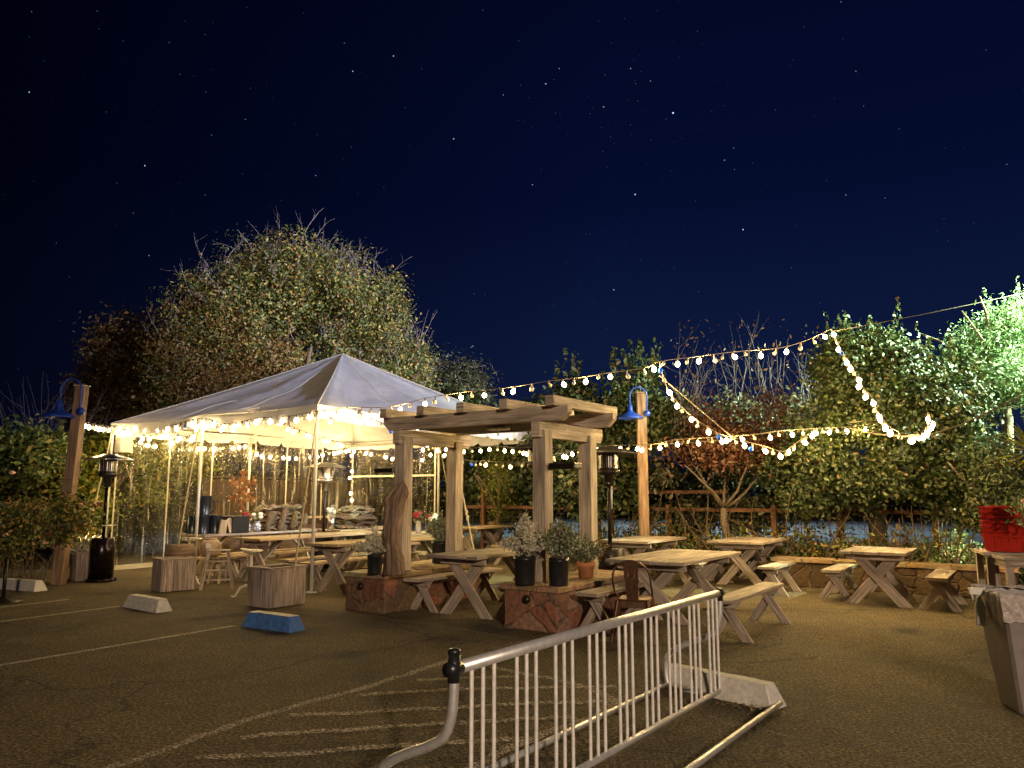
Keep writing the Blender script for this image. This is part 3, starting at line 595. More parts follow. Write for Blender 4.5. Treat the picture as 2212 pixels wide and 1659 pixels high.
# spiky yucca
t_ = thing('yucca', 'spiky yucca with pointed leaves at the right edge above the crates', 'plant', (6.75, 9.7, 0)); c_ = at(2235, 975, 9.7) - t_.location; q = MB()
for _ in range(70):
    th = random.uniform(0, 6.28); el = random.uniform(-.5, 1.3); d = Vector((math.cos(th) * math.cos(el), math.sin(th) * math.cos(el), math.sin(el))); L = random.uniform(.35, .52); s_ = d.cross(Vector((0, 0, 1))).normalized() * .018
    p = c_ + d * .03; q.add([p - s_, p + s_, p + d * L * .6 + s_ * .8 - Vector((0, 0, .01)), p + d * L, p + d * L * .6 - s_ * .8], [(0, 1, 2, 3, 4)])
q.build('leaves', 'leaf_yellow', t_); q = MB(); q.tube([(0, 0, 0), (c_.x * .5, c_.y * .5, 1), c_], [.07, .06, .06], 8); q.build('trunk', 'bark', t_)
# left side
es5 = [E_(50, 1000, 17, 120, 60, .9, 1.5), E_(110, 985, 16.8, 50, 45, .7, 1), E_(10, 960, 17.4, 60, 30, .7, .5)]
plant('magnolia_shrub', 'broad green shrub above the rail at the left edge', 'shrub', (-10.2, 17, 0), es5, 420, 20, .19, .15, 'leaf_yellow', .45, .45, trunk=lambda mb: (mb.tube([(.35, 0, 0), (.4, 0, 1.1), (.3, 0, 2)], [.1, .09, .07], 8), mb.tube([(.4, 0, 1.4), (.75, 0, 2.2)], [.06, .04], 6)))
plant('yellow_vine', 'yellow-green vine on the fence seen through the clear tent wall', 'vine', (-9.4, 18.0, 0),
      [E_(200, 985, 18, 45, 45, .4, .8), E_(300, 975, 18.6, 75, 42, .4, 1.4), E_(390, 1000, 19.6, 70, 42, .4, 1), E_(190, 1090, 17.3, 45, 75, .4, 1), E_(320, 1060, 19, 40, 25, .3, .3)], 640, 18, .16, .14, 'leaf_vine', .5, .3)
plant('dark_bush', 'dark bushes beyond the left end of the clear tent wall', 'bush', (-10.2, 21, 0), [E_(260, 1110, 19.5, 70, 75, .6, 1), E_(350, 1100, 20.5, 75, 80, .6, 1), E_(430, 1080, 22, 60, 80, .6, .8)], 420, 22, .18, .13, 'leaf_dark', .5, .4)
plant('rose_bush', 'straggly rose bush with a few pale pink roses and bare canes at far left', 'bush', (-9.6, 14.6, 0),
      [E_(60, 1120, 15, 110, 45, .5, 1), E_(20, 1170, 14.6, 60, 45, .5, .6), E_(110, 1130, 14.9, 55, 40, .4, .6), E_(150, 1120, 13.5, 55, 55, .25, .7)], 460, 16, .12, .085, 'leaf_mixed', .5, .2, trunk=lambda mb: twigs(mb, lambda: ((random.uniform(-.5, 1.6), random.gauss(0, .15), 0), (random.gauss(0, .35), 0, 1)), 60, .9, .014, .5, .2, 6, 4))
rb = [o for o in bpy.data.objects if o.name.startswith('rose_bush')][0]
for u, v in ((26, 1021), (173, 1091), (135, 1102), (97, 1172), (12, 1156)):
    p = at(u, v, 14.4) - rb.location; q = MB(); q.lathe([(.0, -.04), (.05, -.02), (.06, .01), (.03, .035), (0, .04)], p, 9); q.build('rose', 'pink', rb)
t_ = thing('bare_shrub', 'leafless shrub of thin pale upright stems behind the left lamp post', 'shrub', (-12.6, 21, 0)); q = MB()
twigs(q, lambda: ((random.gauss(0, .35), random.gauss(0, .3), 1.4), (random.gauss(0, .13), random.gauss(0, .13), 1)), 70, 2.9, .014, .3, .12, 8, 4, 1); q.build('stems', 'twig_dim', t_)
t_ = thing('grass_clump', 'spiky ornamental grass growing from the planter behind the black heater', 'plant', tuple(gp(170, 1255))); q = MB()
for _ in range(90):
    th = random.uniform(0, 6.28); d = Vector((math.cos(th), math.sin(th), random.uniform(.8, 2.4))).normalized(); L = random.uniform(.3, .6); p = Vector((random.gauss(0, .08), random.gauss(0, .08), .48)); s_ = Vector((-math.sin(th), math.cos(th), 0)) * .006
    m_ = p + d * L * .6; e_ = p + d * L + Vector((0, 0, -.12)); q.add([p - s_, p + s_, m_ + s_, e_, m_ - s_], [(0, 1, 2, 3, 4)])
q.build('blades', 'heather', t_)
# distant dark trees beyond the road: one mass
P_, N_ = clump_pts([(x, 62 + 3 * math.sin(x), 1.0, 4.5, 2.5, 3.0 + .7 * math.sin(x * 1.7), 1) for x in range(-50, 60, 5)], 1500, 14, .8, .5)
tag(cards('distant_trees', P_, N_, .8, 'leaf_dark', None, .6), 'dark mass of far trees across the road', 'treeline', None, 'stuff')
# roots and vines below the hedge
t_ = thing('bare_vines', 'tangle of bare twisting vine stems along the wire fence under the hedge', 'vine', (4.6, 15.2, 0)); q = MB()
def bfv():
    k = random.random(); p = Vector((-3.0, 2.0, 0)).lerp(Vector((4.0, -2.6, 0)), k); return (p.x + random.gauss(0, .1), p.y + random.gauss(0, .15), 0), (random.gauss(0, .5), random.gauss(0, .3), 1)
twigs(q, bfv, 190, 1.7, .022, .3, .55, 9, 5); q.build('stems', 'vine', t_)
P_, N_ = clump_pts([(p.x, p.y, .45, .5, .3, .50, 1) for p in [Vector((-2.6, 2.0, 0)).lerp(Vector((4.2, -2.4, 0)), k / 11) for k in range(12)]], 820, 15, .12, .2)
cards('low_leaves', P_, N_, .09, 'leaf_mixed', t_, .5)
# ================================================================== FENCES
fo = Vector((5.0, 15.9, 0)); fx = -B
t_ = thing('wire_fence', 'wire mesh fence with wooden posts and rails under the back hedge', 'fence', fo, math.atan2(fx.y, fx.x))
q = MB()
for k in range(-78, 62): x = k * .1; q.beam((x, .04, .02), (x, .04, 1.2), .006, .006)
for k in range(13): z = .02 + k * .1; q.beam((-7.8, .046, z), (6.2, .046, z), .006, .006)
q.build('wire_mesh', 'cord', t_)
for z in (1.25,): MB().beam((-7.8, 0, z), (6.2, 0, z), .04, .08).build('rail', 'wood_brown', t_)
MB().beam((-2.6, 0, 1.62), (-.6, 0, 1.62), .04, .07).build('rail', 'wood_brown', t_)
for x in (-6.9, -5.0, -3.3, -1.9, .35, 1.6, 3.2, 4.8): MB().beam((x, -.06, 0), (x, -.06, 1.35 if x > -4 else 1.7), .1, .1, (0, 1, 0)).build('post', 'wood_brown', t_)
T0 = Vector((-3.25, 12.8, 0)); S1, S2 = 6.4, 7.0          # tent near corner and its two sides (along B, along A)
def TW(i, j, z=0.0): p = T0 + A * i + B * j; return Vector((p.x, p.y, z))
t_ = thing('board_fence', 'dark upright-board fence behind the clear tent wall', 'fence', TW(1.2, S1 + 1.5), AX)
for k in range(46):
    if k % 23 == 0: MB().beam((k * .155 + 2.1, .06, 0), (k * .155 + 2.1, .06, 2.2), .1, .1, (0, 1, 0)).build('post', 'wood_fence', t_)
q = MB()
for k in range(39): q.beam((k * .155 + 2.2, 0, .03), (k * .155 + 2.2, 0, 1.95 + random.uniform(-.01, .01)), .145, .02, (0, 1, 0))
q.build('boards', 'wood_fence', t_)
q = MB(); q.beam((2.1, -.03, 2.02), (8.2, -.03, 2.02), .1, .05); q.beam((2.1, -.04, 1.45), (8.2, -.04, 1.45), .04, .09); q.build('rail', 'wood_fence', t_)
t_ = thing('rail_fence', 'low rusty-brown rail fence at far left behind the rose bush', 'fence', (-9.6, 16.4, 0), 0)
MB().beam((-5, 0, 1.33), (.9, .15, 1.36), .05, .1).build('rail', 'wood_brown', t_)
for x in (-4, -2, 0): MB().beam((x, .15, 0), (x, .15, 1.34), .1, .1, (0, 1, 0)).build('post', 'wood_fence', t_)
# ================================================================== STONE WALLS
def stone_wall(name, label, org, rz, L, Wd, Ht, cat='stone wall', palette=None, cap=True, lamp_x=None):
    """box whose faces are veneered with irregular stones (real relief); local x = length, y = width, origin at a corner"""
    t_ = thing(name, label, cat, org, rz)
    pal = palette or [(0.24, 0.075, 0.045), (0.19, 0.085, 0.05), (0.26, 0.11, 0.065), (0.20, 0.125, 0.07), (0.17, 0.10, 0.06), (0.22, 0.12, 0.075)]
    vs, fs, cl = [], [], []
    def face(o, du, dv, n_, lu, lv):
        nu, nv = max(2, int(lu / .017)), max(2, int(lv / .017)); ns = max(3, int(lu * lv / .055))
        sd = [(random.uniform(0, lu), random.uniform(0, lv)) for _ in range(ns)]; sc_ = [random.choice(pal) for _ in sd]; sh = [random.uniform(.0, .018) for _ in sd]; mt = [random.uniform(.8, 1.2) for _ in sd]
        b_ = len(vs)
        for j in range(nv + 1):
            for i in range(nu + 1):
                u, v = lu * i / nu, lv * j / nv; uu = u + .02 * math.sin(v * 23 + u * 7); vv = v + .02 * math.sin(u * 19)
                ds = sorted(((math.hypot((uu - s_[0]), (vv - s_[1]) * 1.1), k) for k, s_ in enumerate(sd)))[:2]
                e_ = ds[1][0] - ds[0][0]; k = ds[0][1]; g_ = min(1, e_ / .022)
                edge = min(u, lu - u, v, lv - v); dep = (sh[k] * g_ - .016 * (1 - g_)) if edge > .004 else -.006
                p = o + du * u + dv * v + n_ * (dep + random.gauss(0, .0012)); vs.append(p)
                c_ = [x * mt[k] * (.35 + .65 * g_) if g_ < .5 else x * mt[k] for x in sc_[k]]
                if g_ < .45: c_ = [.10, .075, .055]
                cl.append((*c_, 1))
        for j in range(nv):
            for i in range(nu): a_ = b_ + j * (nu + 1) + i; fs.append((a_, a_ + 1, a_ + nu + 2, a_ + nu + 1))
    X, Y, Z = Vector((1, 0, 0)), Vector((0, 1, 0)), Vector((0, 0, 1))
    face(Vector((0, 0, 0)), X, Z, -Y, L, Ht); face(Vector((0, Wd, 0)), -Y, Z, -X, Wd, Ht); face(Vector((L, 0, 0)), Y, Z, X, Wd, Ht); face(Vector((L, Wd, 0)), -X, Z, Y, L, Ht)
    me = bpy.data.meshes.new('veneer'); me.from_pydata(vs, [], fs); ca = me.color_attributes.new('stone', 'FLOAT_COLOR', 'POINT'); ca.data.foreach_set('color', np.array(cl, dtype=np.float32).ravel())
    me.materials.append(MATS['flagstone']); o = bpy.data.objects.new('veneer', me); col.objects.link(o); o.parent = t_
    if cap:
        vs, fs, cl = [], [], []; x = -.04
        while x < L + .03:
            w_ = random.uniform(.34, .62); x1 = min(x + w_, L + .04)
            if L + .04 - x1 < .2: x1 = L + .04
            ysp = random.uniform(.35, .65) * Wd
            for y0, y1 in ((-.04, ysp), (ysp, Wd + .04)):
                c_ = random.choice([(0.30, 0.20, 0.11), (0.34, 0.25, 0.15), (0.27, 0.17, 0.09), (0.36, 0.22, 0.13)]); b_ = len(vs); h_ = .055 + random.uniform(-.004, .006)
                nx_, ny_ = 6, 5
                for zz in (0, 1):
                    for (u, v) in [(0, 0), (.5, -.03), (1, 0), (1.0, .5), (1, 1), (.5, 1.02), (0, 1), (0, .5)]:
                        vs.append(Vector((x + .006 + (x1 - x - .012) * u + random.gauss(0, .006), y0 + .006 + (y1 - y0 - .012) * v + random.gauss(0, .006), Ht + (h_ if zz else -.002)))); cl.append((*[k * random.uniform(.8, 1.15) for k in c_], 1))
                fs.append(tuple(b_ + 8 + k for k in range(8)))
                for k in range(8): fs.append((b_ + k, b_ + (k + 1) % 8, b_ + 8 + (k + 1) % 8, b_ + 8 + k))
            x = x1
        me = bpy.data.meshes.new('cap_stones'); me.from_pydata(vs, [], fs); ca = me.color_attributes.new('stone', 'FLOAT_COLOR', 'POINT'); ca.data.foreach_set('color', np.array(cl, dtype=np.float32).ravel())
        me.materials.append(MATS['flagstone']); o = bpy.data.objects.new('cap_stones', me); col.objects.link(o); o.parent = t_
        md = o.modifiers.new('bev', 'BEVEL'); md.width = .008; md.segments = 2
    if lamp_x is not None:
        q = MB(); y_, z_ = lamp_x; q.lathe([(.0, .0), (.03, 0), (.048, .012), (.052, .03), (.04, .05), (.015, .062), (0, .064)], (0, 0, 0), 16)
        o = q.build('knob_light', 'dark_metal', t_); o.rotation_euler = (0, -R(90), 0); o.location = (-.012, y_, z_)
    return t_
# local x along A, local y along B ; origin = near right corner of the end face (the corner towards -B)
WA = Vector((-1.70, 10.57, 0)); WB = Vector((0.52, 9.12, 0)); WH = .46
stone_wall('stone_plinth', 'red flagstone plinth carrying the left pergola posts and the driftwood', WA, AX, 2.15, .74, WH, 'stone plinth', lamp_x=(.42, .34))
stone_wall('stone_plinth', 'red flagstone plinth carrying the right pergola posts and the big heather pots', WB, AX, 2.15, .74, WH, 'stone plinth', lamp_x=(.40, .36),
           palette=[(0.25, 0.10, 0.065), (0.21, 0.10, 0.06), (0.28, 0.16, 0.115), (0.20, 0.13, 0.09)])
lw = Vector((4.6, 13.85, 0))
stone_wall('low_stone_wall', 'low brown stone retaining wall behind the two right picnic tables', lw, math.atan2(-B.y, -B.x), 3.6, .4, .42, 'stone wall', palette=[(0.09, 0.052, 0.025), (0.11, 0.065, 0.032), (0.075, 0.042, 0.02)])
# ================================================================== PERGOLA
c1 = Vector((-1.56, 11.12, 0)); PL, PW = 1.18, 2.36           # first column; spacing along A; spacing along -B
t_ = thing('pergola', 'weathered timber pergola arch on two stone plinths', 'pergola', c1, AX)      # local x along A, y along B (so the right side is at y = -PW)
cz = WH + .056; topz = 2.39
def col_(x, y):
    MB().beam((x, y, cz), (x, y, topz), .19, .19, (0, 1, 0), jit=.003).build('column', 'wood_beam', t_, .008)
for x, y in ((0, 0), (PL, 0), (0, -PW), (PL, -PW)): col_(x, y)
hz = topz + .0
for y in (0, -PW): MB().beam((-.17, y, hz + .005), (PL + .34, y, hz + .005), .13, .20, cham=.07, c0=False).build('header', 'wood_beam', t_, .006)
MB().beam((-.02, .34, hz + .205), (-.02, -PW - .42, hz + .205), .12, .19, cham=.10).build('cross_beam', 'wood_beam', t_, .006)
MB().beam((PL + .02, .34, hz + .205), (PL + .02, -PW - .42, hz + .205), .12, .19, cham=.10).build('cross_beam', 'wood_beam', t_, .006)
for k in range(5):
    y = .22 - k * (PW + .46) / 4; MB().beam((-.22, y, hz + .35), (PL + .34, y, hz + .35), .13, .13, jit=.002).build('rafter', 'wood_beam', t_, .006)
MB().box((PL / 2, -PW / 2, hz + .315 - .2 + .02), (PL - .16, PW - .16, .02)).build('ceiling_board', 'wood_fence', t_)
q = MB(); q.lathe([(0, 0), (.16, 0), (.165, .02), (.08, .045), (0, .045)], (0, 0, 0), 24); q.tube([(0, 0, -.09), (0, 0, 0)], .012, 8)
o = tag(q.build('ceiling_light', 'cloth_white'), 'round unlit light fixture under the pergola roof', 'ceiling light'); o.location = c1 + A * (PL * .30) - B * (PW * .60) + Vector((0, 0, hz + .075))
for nm, y, lb in (('speaker', .0, 'flat dark speaker bracketed to the left pergola column, facing left'), ('speaker', -PW, 'flat dark speaker bracketed to the right pergola column, facing right')):
    s_ = thing(nm, lb, 'speaker', c1 + B * y + Vector((0, 0, 1.93)), AX, 'speakers on the pergola columns')
    sg = 1 if y == 0 else -1
    q = MB(); q.box((.02, sg * .32, 0), (.2, .38, .075)); q.build('housing', 'dark_metal', s_, .015)
    q = MB(); q.tube([(.02, sg * .10, 0), (.02, sg * .14, 0)], .045, 14); q.build('mount', 'dark_metal', s_)
# ================================================================== PICNIC TABLES
def picnic_table(label, loc, L=1.9, W=.86, Ht=.76, mat='wood_grey', rz=AX, group='picnic tables', leg_spread=.36, top='wood_grey'):
    t_ = thing('picnic_table', label, 'table', (loc[0], loc[1], 0), rz, group)
    q = MB(); n_ = 5; pw = W / n_
    for k in range(n_):
        y = -W / 2 + pw * (k + .5); q.beam((random.uniform(-.012, .012), y, Ht - .021), (L + random.uniform(-.012, .012), y, Ht - .021), pw - .006, .042, jit=.0015)
    q.build('tabletop', top, t_, .004)
    for x in (.30, L - .30):
        for s_ in (-1, 1):
            dx = .022 * s_
            _leg(t_, (x + dx, s_ * leg_spread, 0), (x + dx, -s_ * W * .30, Ht - .05), .135, .04, mat)
        MB().beam((x - .062, -W * .44, Ht - .087), (x - .062, W * .44, Ht - .087), .04, .09).build('batten', mat, t_, .004)
    for x, s_ in ((.30, 1), (L - .30, -1)):
        MB().beam((x + s_ * .05, 0, .36), (x + s_ * .50, 0, Ht - .05), .09, .038).build('brace', mat, t_)
    return t_
def _leg(par, p0, p1, wd, th, mat):
    """a plank leg lying in the plane x = const, both ends cut horizontal"""
    p0, p1 = Vector(p0), Vector(p1); dz = p1.z - p0.z; dy = p1.y - p0.y; hw = wd / 2 * math.hypot(dy, dz) / dz
    vs = []
    for p in (p0, p1):
        for sx_, sy_ in ((-1, -1), (1, -1), (1, 1), (-1, 1)): vs.append((p.x + sx_ * th / 2, p.y + sy_ * hw, p.z))
    L = math.hypot(dy, dz); ru, rv = random.random() * 9, random.random() * 9
    fs = [(3, 2, 1, 0), (4, 5, 6, 7)]; uvs = [[(ru, rv)] * 4, [(ru, rv)] * 4]
    for i in range(4):
        j = (i + 1) % 4; w0 = rv + (0 if i % 2 == 0 else 0); ww = th if i % 2 == 0 else wd
        fs.append((i, j, j + 4, i + 4)); uvs.append([(ru, w0), (ru, w0 + ww), (ru + L, w0 + ww), (ru + L, w0)])
    q = MB(); q.add(vs, fs, uvs); return q.build('leg', mat, par, .004)
def bench(label, loc, L=1.8, W=.30, Ht=.45, mat='wood_grey', rz=AX, group='picnic benches', spread=.21, top='wood_grey', planks=1):
    t_ = thing('bench', label, 'bench', (loc[0], loc[1], 0), rz, group); q = MB(); pw = W / planks
    for k in range(planks): y = -W / 2 + pw * (k + .5); q.beam((0, y, Ht - .02), (L, y, Ht - .02), pw - .005, .04, jit=.002)
    q.build('seat', top, t_, .004)
    for x in (.26, L - .26):
        for s_ in (-1, 1): _leg(t_, (x + .02 * s_, s_ * spread, 0), (x + .02 * s_, -s_ * W * .27, Ht - .04), .10, .036, mat)
        MB().beam((x - .056, -W * .42, Ht - .075), (x - .056, W * .42, Ht - .075), .036, .065).build('batten', mat, t_)
    return t_
def pt(x, y): return (x, y)
picnic_table('picnic table standing between the two stone plinths under the pergola', (-.78, 10.15), 1.95, .84, .80)
bench('bench beside the left plinth with its near end by the corner stone', (-1.36, 10.65), 1.95)
bench('bench tucked behind the left side of the right plinth', (-.16, 9.95), 1.8)
picnic_table('front right picnic table with a metal chair at its end', (1.62, 9.72), 2.15, 1.06, .77, leg_spread=.40)
bench('bleached bench right of the front picnic table, nearest the bike rack', (2.24, 8.52), 2.0, .27, .46, planks=1)
bench('bench against the right plinth, left of the metal chair', (.84, 9.0), 1.8, .29, .47)
picnic_table('picnic table at the foot of the right wooden lamp post', (1.95, 13.75), 1.75, .95, .77)
bench('bench half hidden under the table by the right lamp post', (2.75, 13.5), 1.6)
bench('bench behind the table by the right lamp post', (1.3, 14.5), 1.6)
picnic_table('picnic table in front of the forked red-leaved tree', (3.82, 13.5), 1.75, .98, .77)
bench('bench right of the table by the forked tree, its seat catching blue light', (3.95, 12.25), 1.25, .27, .46)
bench('bench left of the table by the forked tree, legs against the low wall', (3.0, 13.2), 1.6)
picnic_table('rightmost picnic table before the broadleaf hedge', (5.10, 11.15), 1.25, .88, .77)
bench('bench right of the rightmost picnic table', (5.76, 10.72), 1.35, .28, .46)
bench('bench left of the rightmost picnic table', (4.75, 11.75), 1.3, .28, .46)
# under the tent
picnic_table('long trestle table inside the near corner of the tent', (-3.05, 12.5), 3.2, .78, .80, 'wood_grey', top='wood_pale', group='tables under the tent')
bench('bench left of the long table near the tent corner pole', (-3.45, 13.1), 2.8, top='wood_pale', group='benches under the tent')
bench('bench right of the long table near the tent corner pole', (-2.25, 12.25), 2.6, top='wood_pale', group='benches under the tent')
picnic_table('long trestle table in the middle of the tent, bare top', (-4.75, 14.0), 3.2, .8, .80, top='wood_pale', group='tables under the tent')
bench('bench on the near side of the bare middle table', (-4.0, 13.75), 2.8, top='wood_pale', group='benches under the tent')
bench('bench on the far side of the bare middle table', (-5.2, 14.7), 2.8, top='wood_pale', group='benches under the tent')
T8 = Vector((-6.25, 15.3, 0))
picnic_table('display table carrying the black drums, china vases and the blanket heap', (T8.x, T8.y), 3.1, .8, .80, 'wood_pale', top='wood_grey', group='tables under the tent', leg_spread=.25)
bench('bench on the near side of the display table, by the white stool', (-5.55, 15.0), 2.6, top='wood_pale', group='benches under the tent')
T10 = Vector((-4.05, 17.2, 0))
picnic_table('table at the back of the tent holding the folded blanket pile', (T10.x, T10.y), 2.2, .8, .80, top='wood_pale', group='tables under the tent')
bench('bench on the near side of the blanket pile table', (-3.3, 16.9), 2.0, top='wood_pale', group='benches under the tent')
T9 = Vector((-2.1, 15.3, 0))
picnic_table('table behind the left pergola column holding two flower vases', (T9.x - .35, T9.y), 1.7, .8, .80, top='wood_pale', group='tables under the tent')
bench('bench in front of the flower vase table', (-1.55, 14.6), 1.7, top='wood_pale', group='benches under the tent')
picnic_table('far table seen between the pergola columns, metal chair beside it', (-1.25, 18.3), 1.7, .8, .80, top='wood_pale', group='tables under the tent')
bench('bench beside the far table seen through the pergola', (-.35, 17.4), 1.4, top='wood_pale', group='benches under the tent')
# plank counters along the clear back wall
def counter(label, p, L):
    t_ = thing('counter', label, 'counter', p, AX, 'wooden counters along the tent wall'); q = MB()
    for y in (-.1, .1): q.beam((0, y, .97), (L, y, .97), .19, .045)
    q.build('countertop', 'wood_pale', t_, .004); q = MB()
    for k in range(4): q.beam((.12, .03, .12 + k * .22), (L - .12, .03, .12 + k * .22), .03, .21, jit=.003)
    q.build('planks', 'wood_brown', t_)
    for x in (.15, L / 2, L - .15): MB().beam((x, .09, 0), (x, .09, .94), .08, .08, (0, 1, 0)).build('post', 'wood_brown', t_)
counter('brown plank counter along the clear wall at the left of the tent', TW(1.6, S1 - .45), 2.4)
counter('brown plank counter along the clear wall in the middle of the tent', TW(4.05, S1 - .45), 2.5)
# ================================================================== TENT
PK = TW(S2 / 2, S1 / 2, 4.72); EZ = 3.07
t_ = thing('party_tent', 'white peaked party tent on poles with clear vinyl walls', 'tent', T0, AX)
inv = Matrix.Rotation(-AX, 4, 'Z')
def tl(i, j, z): return Vector((i, j, z))          # local: x along A, y along B
def roof():
    vs, fs, N_ = [], [], 26; pk = tl(S2 / 2, S1 / 2, 4.78)
    cs = [tl(-.03, -.03, EZ), tl(-.03, S1 + .03, EZ), tl(S2 + .03, S1 + .03, EZ), tl(S2 + .03, -.03, EZ)]
    for k in range(4):
        a_, b_ = cs[k], cs[(k + 1) % 4]; o_ = len(vs)
        for j in range(N_ + 1):
            t = j / N_
            for i in range(N_ + 1):
                s_ = i / N_; e_ = a_.lerp(b_, s_); p = e_.lerp(pk, t)
                sag = .20 * math.sin(math.pi * t) * (.35 + .65 * abs(math.sin(2 * math.pi * s_)) ** .6 if True else 1) * (1 if 0 < s_ < 1 else .55)
                wr = .032 * math.sin(s_ * 37 + t * 9 + k) * (1 - t) * math.sin(math.pi * min(1, t * 1.5)) + .030 * math.sin(t * 17 + s_ * 6) * math.sin(math.pi * s_) * (1 - t)
                if t == 0: dz = -.05 * abs(math.sin(2 * math.pi * s_))
                else: dz = 0
                hip = 1 if (i == 0 or i == N_) else 0
                vs.append(p + Vector((0, 0, -sag + (wr if not hip else 0) + dz * (1 - t))))
        for j in range(N_):
            for i in range(N_): q_ = o_ + j * (N_ + 1) + i; fs.append((q_, q_ + 1, q_ + N_ + 2, q_ + N_ + 1))
    sm = MB()
    for k in range(4):
        for i in ((0, 9, 17) if k in (0, 3) else (0,)):
            sm.tube([vs[k * (N_ + 1) ** 2 + j * (N_ + 1) + i] + Vector((0, 0, .004)) for j in range(N_ + 1)], .012 if i == 0 else .007, 5, caps=False)
    sm.build('roof_seams', 'cream_paint', t_)
    q = MB(); q.add(vs, fs, None, True); o = q.build('canopy', 'tent_cloth', t_); md = o.modifiers.new('weld', 'WELD'); md.merge_threshold = .004; return o
roof()
def valance(p0, p1, name='valance'):
    vs, fs = [], []; n_ = 96; L = (p1 - p0).length; d = (p1 - p0).normalized(); nn = Vector((d.y, -d.x, 0))
    for i in range(n_ + 1):
        s_ = i / n_; e_ = p0.lerp(p1, s_); ph = (s_ * L / .75) % 1; sc_ = .235 - .10 * max(0, 1 - min(ph, 1 - ph) / .10) ; dz = -.05 * abs(math.sin(2 * math.pi * s_))
        for k, f in enumerate((0, .5, 1)): vs.append(e_ + Vector((0, 0, dz - sc_ * f)) + nn * (.012 * math.sin(s_ * 60 + k) * f + .02 * f))
    for i in range(n_):
        for k in range(2): a_ = i * 3 + k; fs.append((a_, a_ + 3, a_ + 4, a_ + 1))
    q = MB(); q.add(vs, fs, None, True); q.build(name, 'tent_cloth', t_)
cs = [tl(-.04, -.04, EZ), tl(-.04, S1 + .04, EZ), tl(S2 + .04, S1 + .04, EZ), tl(S2 + .04, -.04, EZ)]
for k in range(4): valance(cs[k], cs[(k + 1) % 4])
for i, j in ((0, 0), (0, S1 / 2), (0, S1), (S2 / 2, S1), (S2, S1), (S2, S1 / 2), (S2, 0), (S2 / 2, 0)):
    q = MB(); q.tube([(i, j, 0), (i, j, EZ - .05)], .03, 10); q.lathe([(.0, 0), (.09, 0), (.09, .012), (.03, .02)], (i, j, .002), 14); q.build('pole', 'pole_paint', t_)
q = MB(); rr_ = .022
for a_, b_ in (((0, 0), (0, S1)), ((0, S1), (S2, S1)), ((S2, S1), (S2, 0)), ((S2, 0), (0, 0))): q.tube([(*a_, EZ - .06), (*b_, EZ - .06)], rr_, 8)
for i, j in ((0, 0), (0, S1), (S2, S1), (S2, 0), (0, S1 / 2), (S2 / 2, S1), (S2, S1 / 2), (S2 / 2, 0)):
    a_ = Vector((i, j, EZ - .1)); b_ = Vector((S2 / 2, S1 / 2, 4.55)); q.tube([a_, a_.lerp(b_, .5) - Vector((0, 0, .22)), b_], rr_, 8)
q.build('roof_frame', 'pole_paint', t_)
def vinyl(a_, b_, z0, z1, name, mat, amp=.05):
    a_, b_ = Vector(a_), Vector(b_); L = (b_ - a_).length; n_ = int(L / .05); m_ = 14; d = (b_ - a_).normalized(); nn = Vector((d.y, -d.x, 0)); vs, fs = [], []
    for i in range(n_ + 1):
        for j in range(m_ + 1):
            f = j / m_; s_ = i * .05; off = amp * (math.sin(s_ * 5.3 + .8 * math.sin(f * 4 + s_)) * .5 + math.sin(s_ * 17 + f * 3) * .22 + math.sin(s_ * 2.1) * .3) * (.3 + .7 * math.sin(math.pi * min(.98, f + .1)))
            p = a_.lerp(b_, i / n_); vs.append((p.x + nn.x * off, p.y + nn.y * off, z0 + (z1 - z0) * f))
    for i in range(n_):
        for j in range(m_): k = i * (m_ + 1) + j; fs.append((k, k + m_ + 1, k + m_ + 2, k + 1))
    q = MB(); q.add(vs, fs, None, True); return q.build(name, mat, t_)
h2 = S1 / 2
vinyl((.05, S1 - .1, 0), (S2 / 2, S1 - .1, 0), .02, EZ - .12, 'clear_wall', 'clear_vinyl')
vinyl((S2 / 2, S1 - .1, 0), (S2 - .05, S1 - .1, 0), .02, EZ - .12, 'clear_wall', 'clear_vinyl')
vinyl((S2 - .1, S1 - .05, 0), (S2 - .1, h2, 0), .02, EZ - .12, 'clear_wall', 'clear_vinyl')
q = MB()
for a_, b_, z, w_ in (((S2 - .13, S1 - .05), (S2 - .13, h2), 2.06, .05), ((.05, S1 - .13), (S2, S1 - .13), .05, .10), ((S2 - .13, S1 - .05), (S2 - .13, h2), .05, .1), ((S2 - .13, S1), (S2 - .13, h2), 2.86, .07)):
    q.beam((*a_, z), (*b_, z), .006, w_, (0, 0, 1))
for x in (.1, 1.3, 2.4, 4.6, 5.8): q.beam((x, S1 - .07, .03), (x, S1 - .07, 2.9), .035, .005, (0, 1, 0))
q.beam((S2 - .14, h2, .03), (S2 - .14, h2, 2.92), .006, .05, (0, 1, 0))
q.build('wall_webbing', 'cream_paint', t_)
MB().box((.16, S1 - .18, 2.62), (.26, .26, .34)).build('junction_box', 'pole_paint', t_, .01)
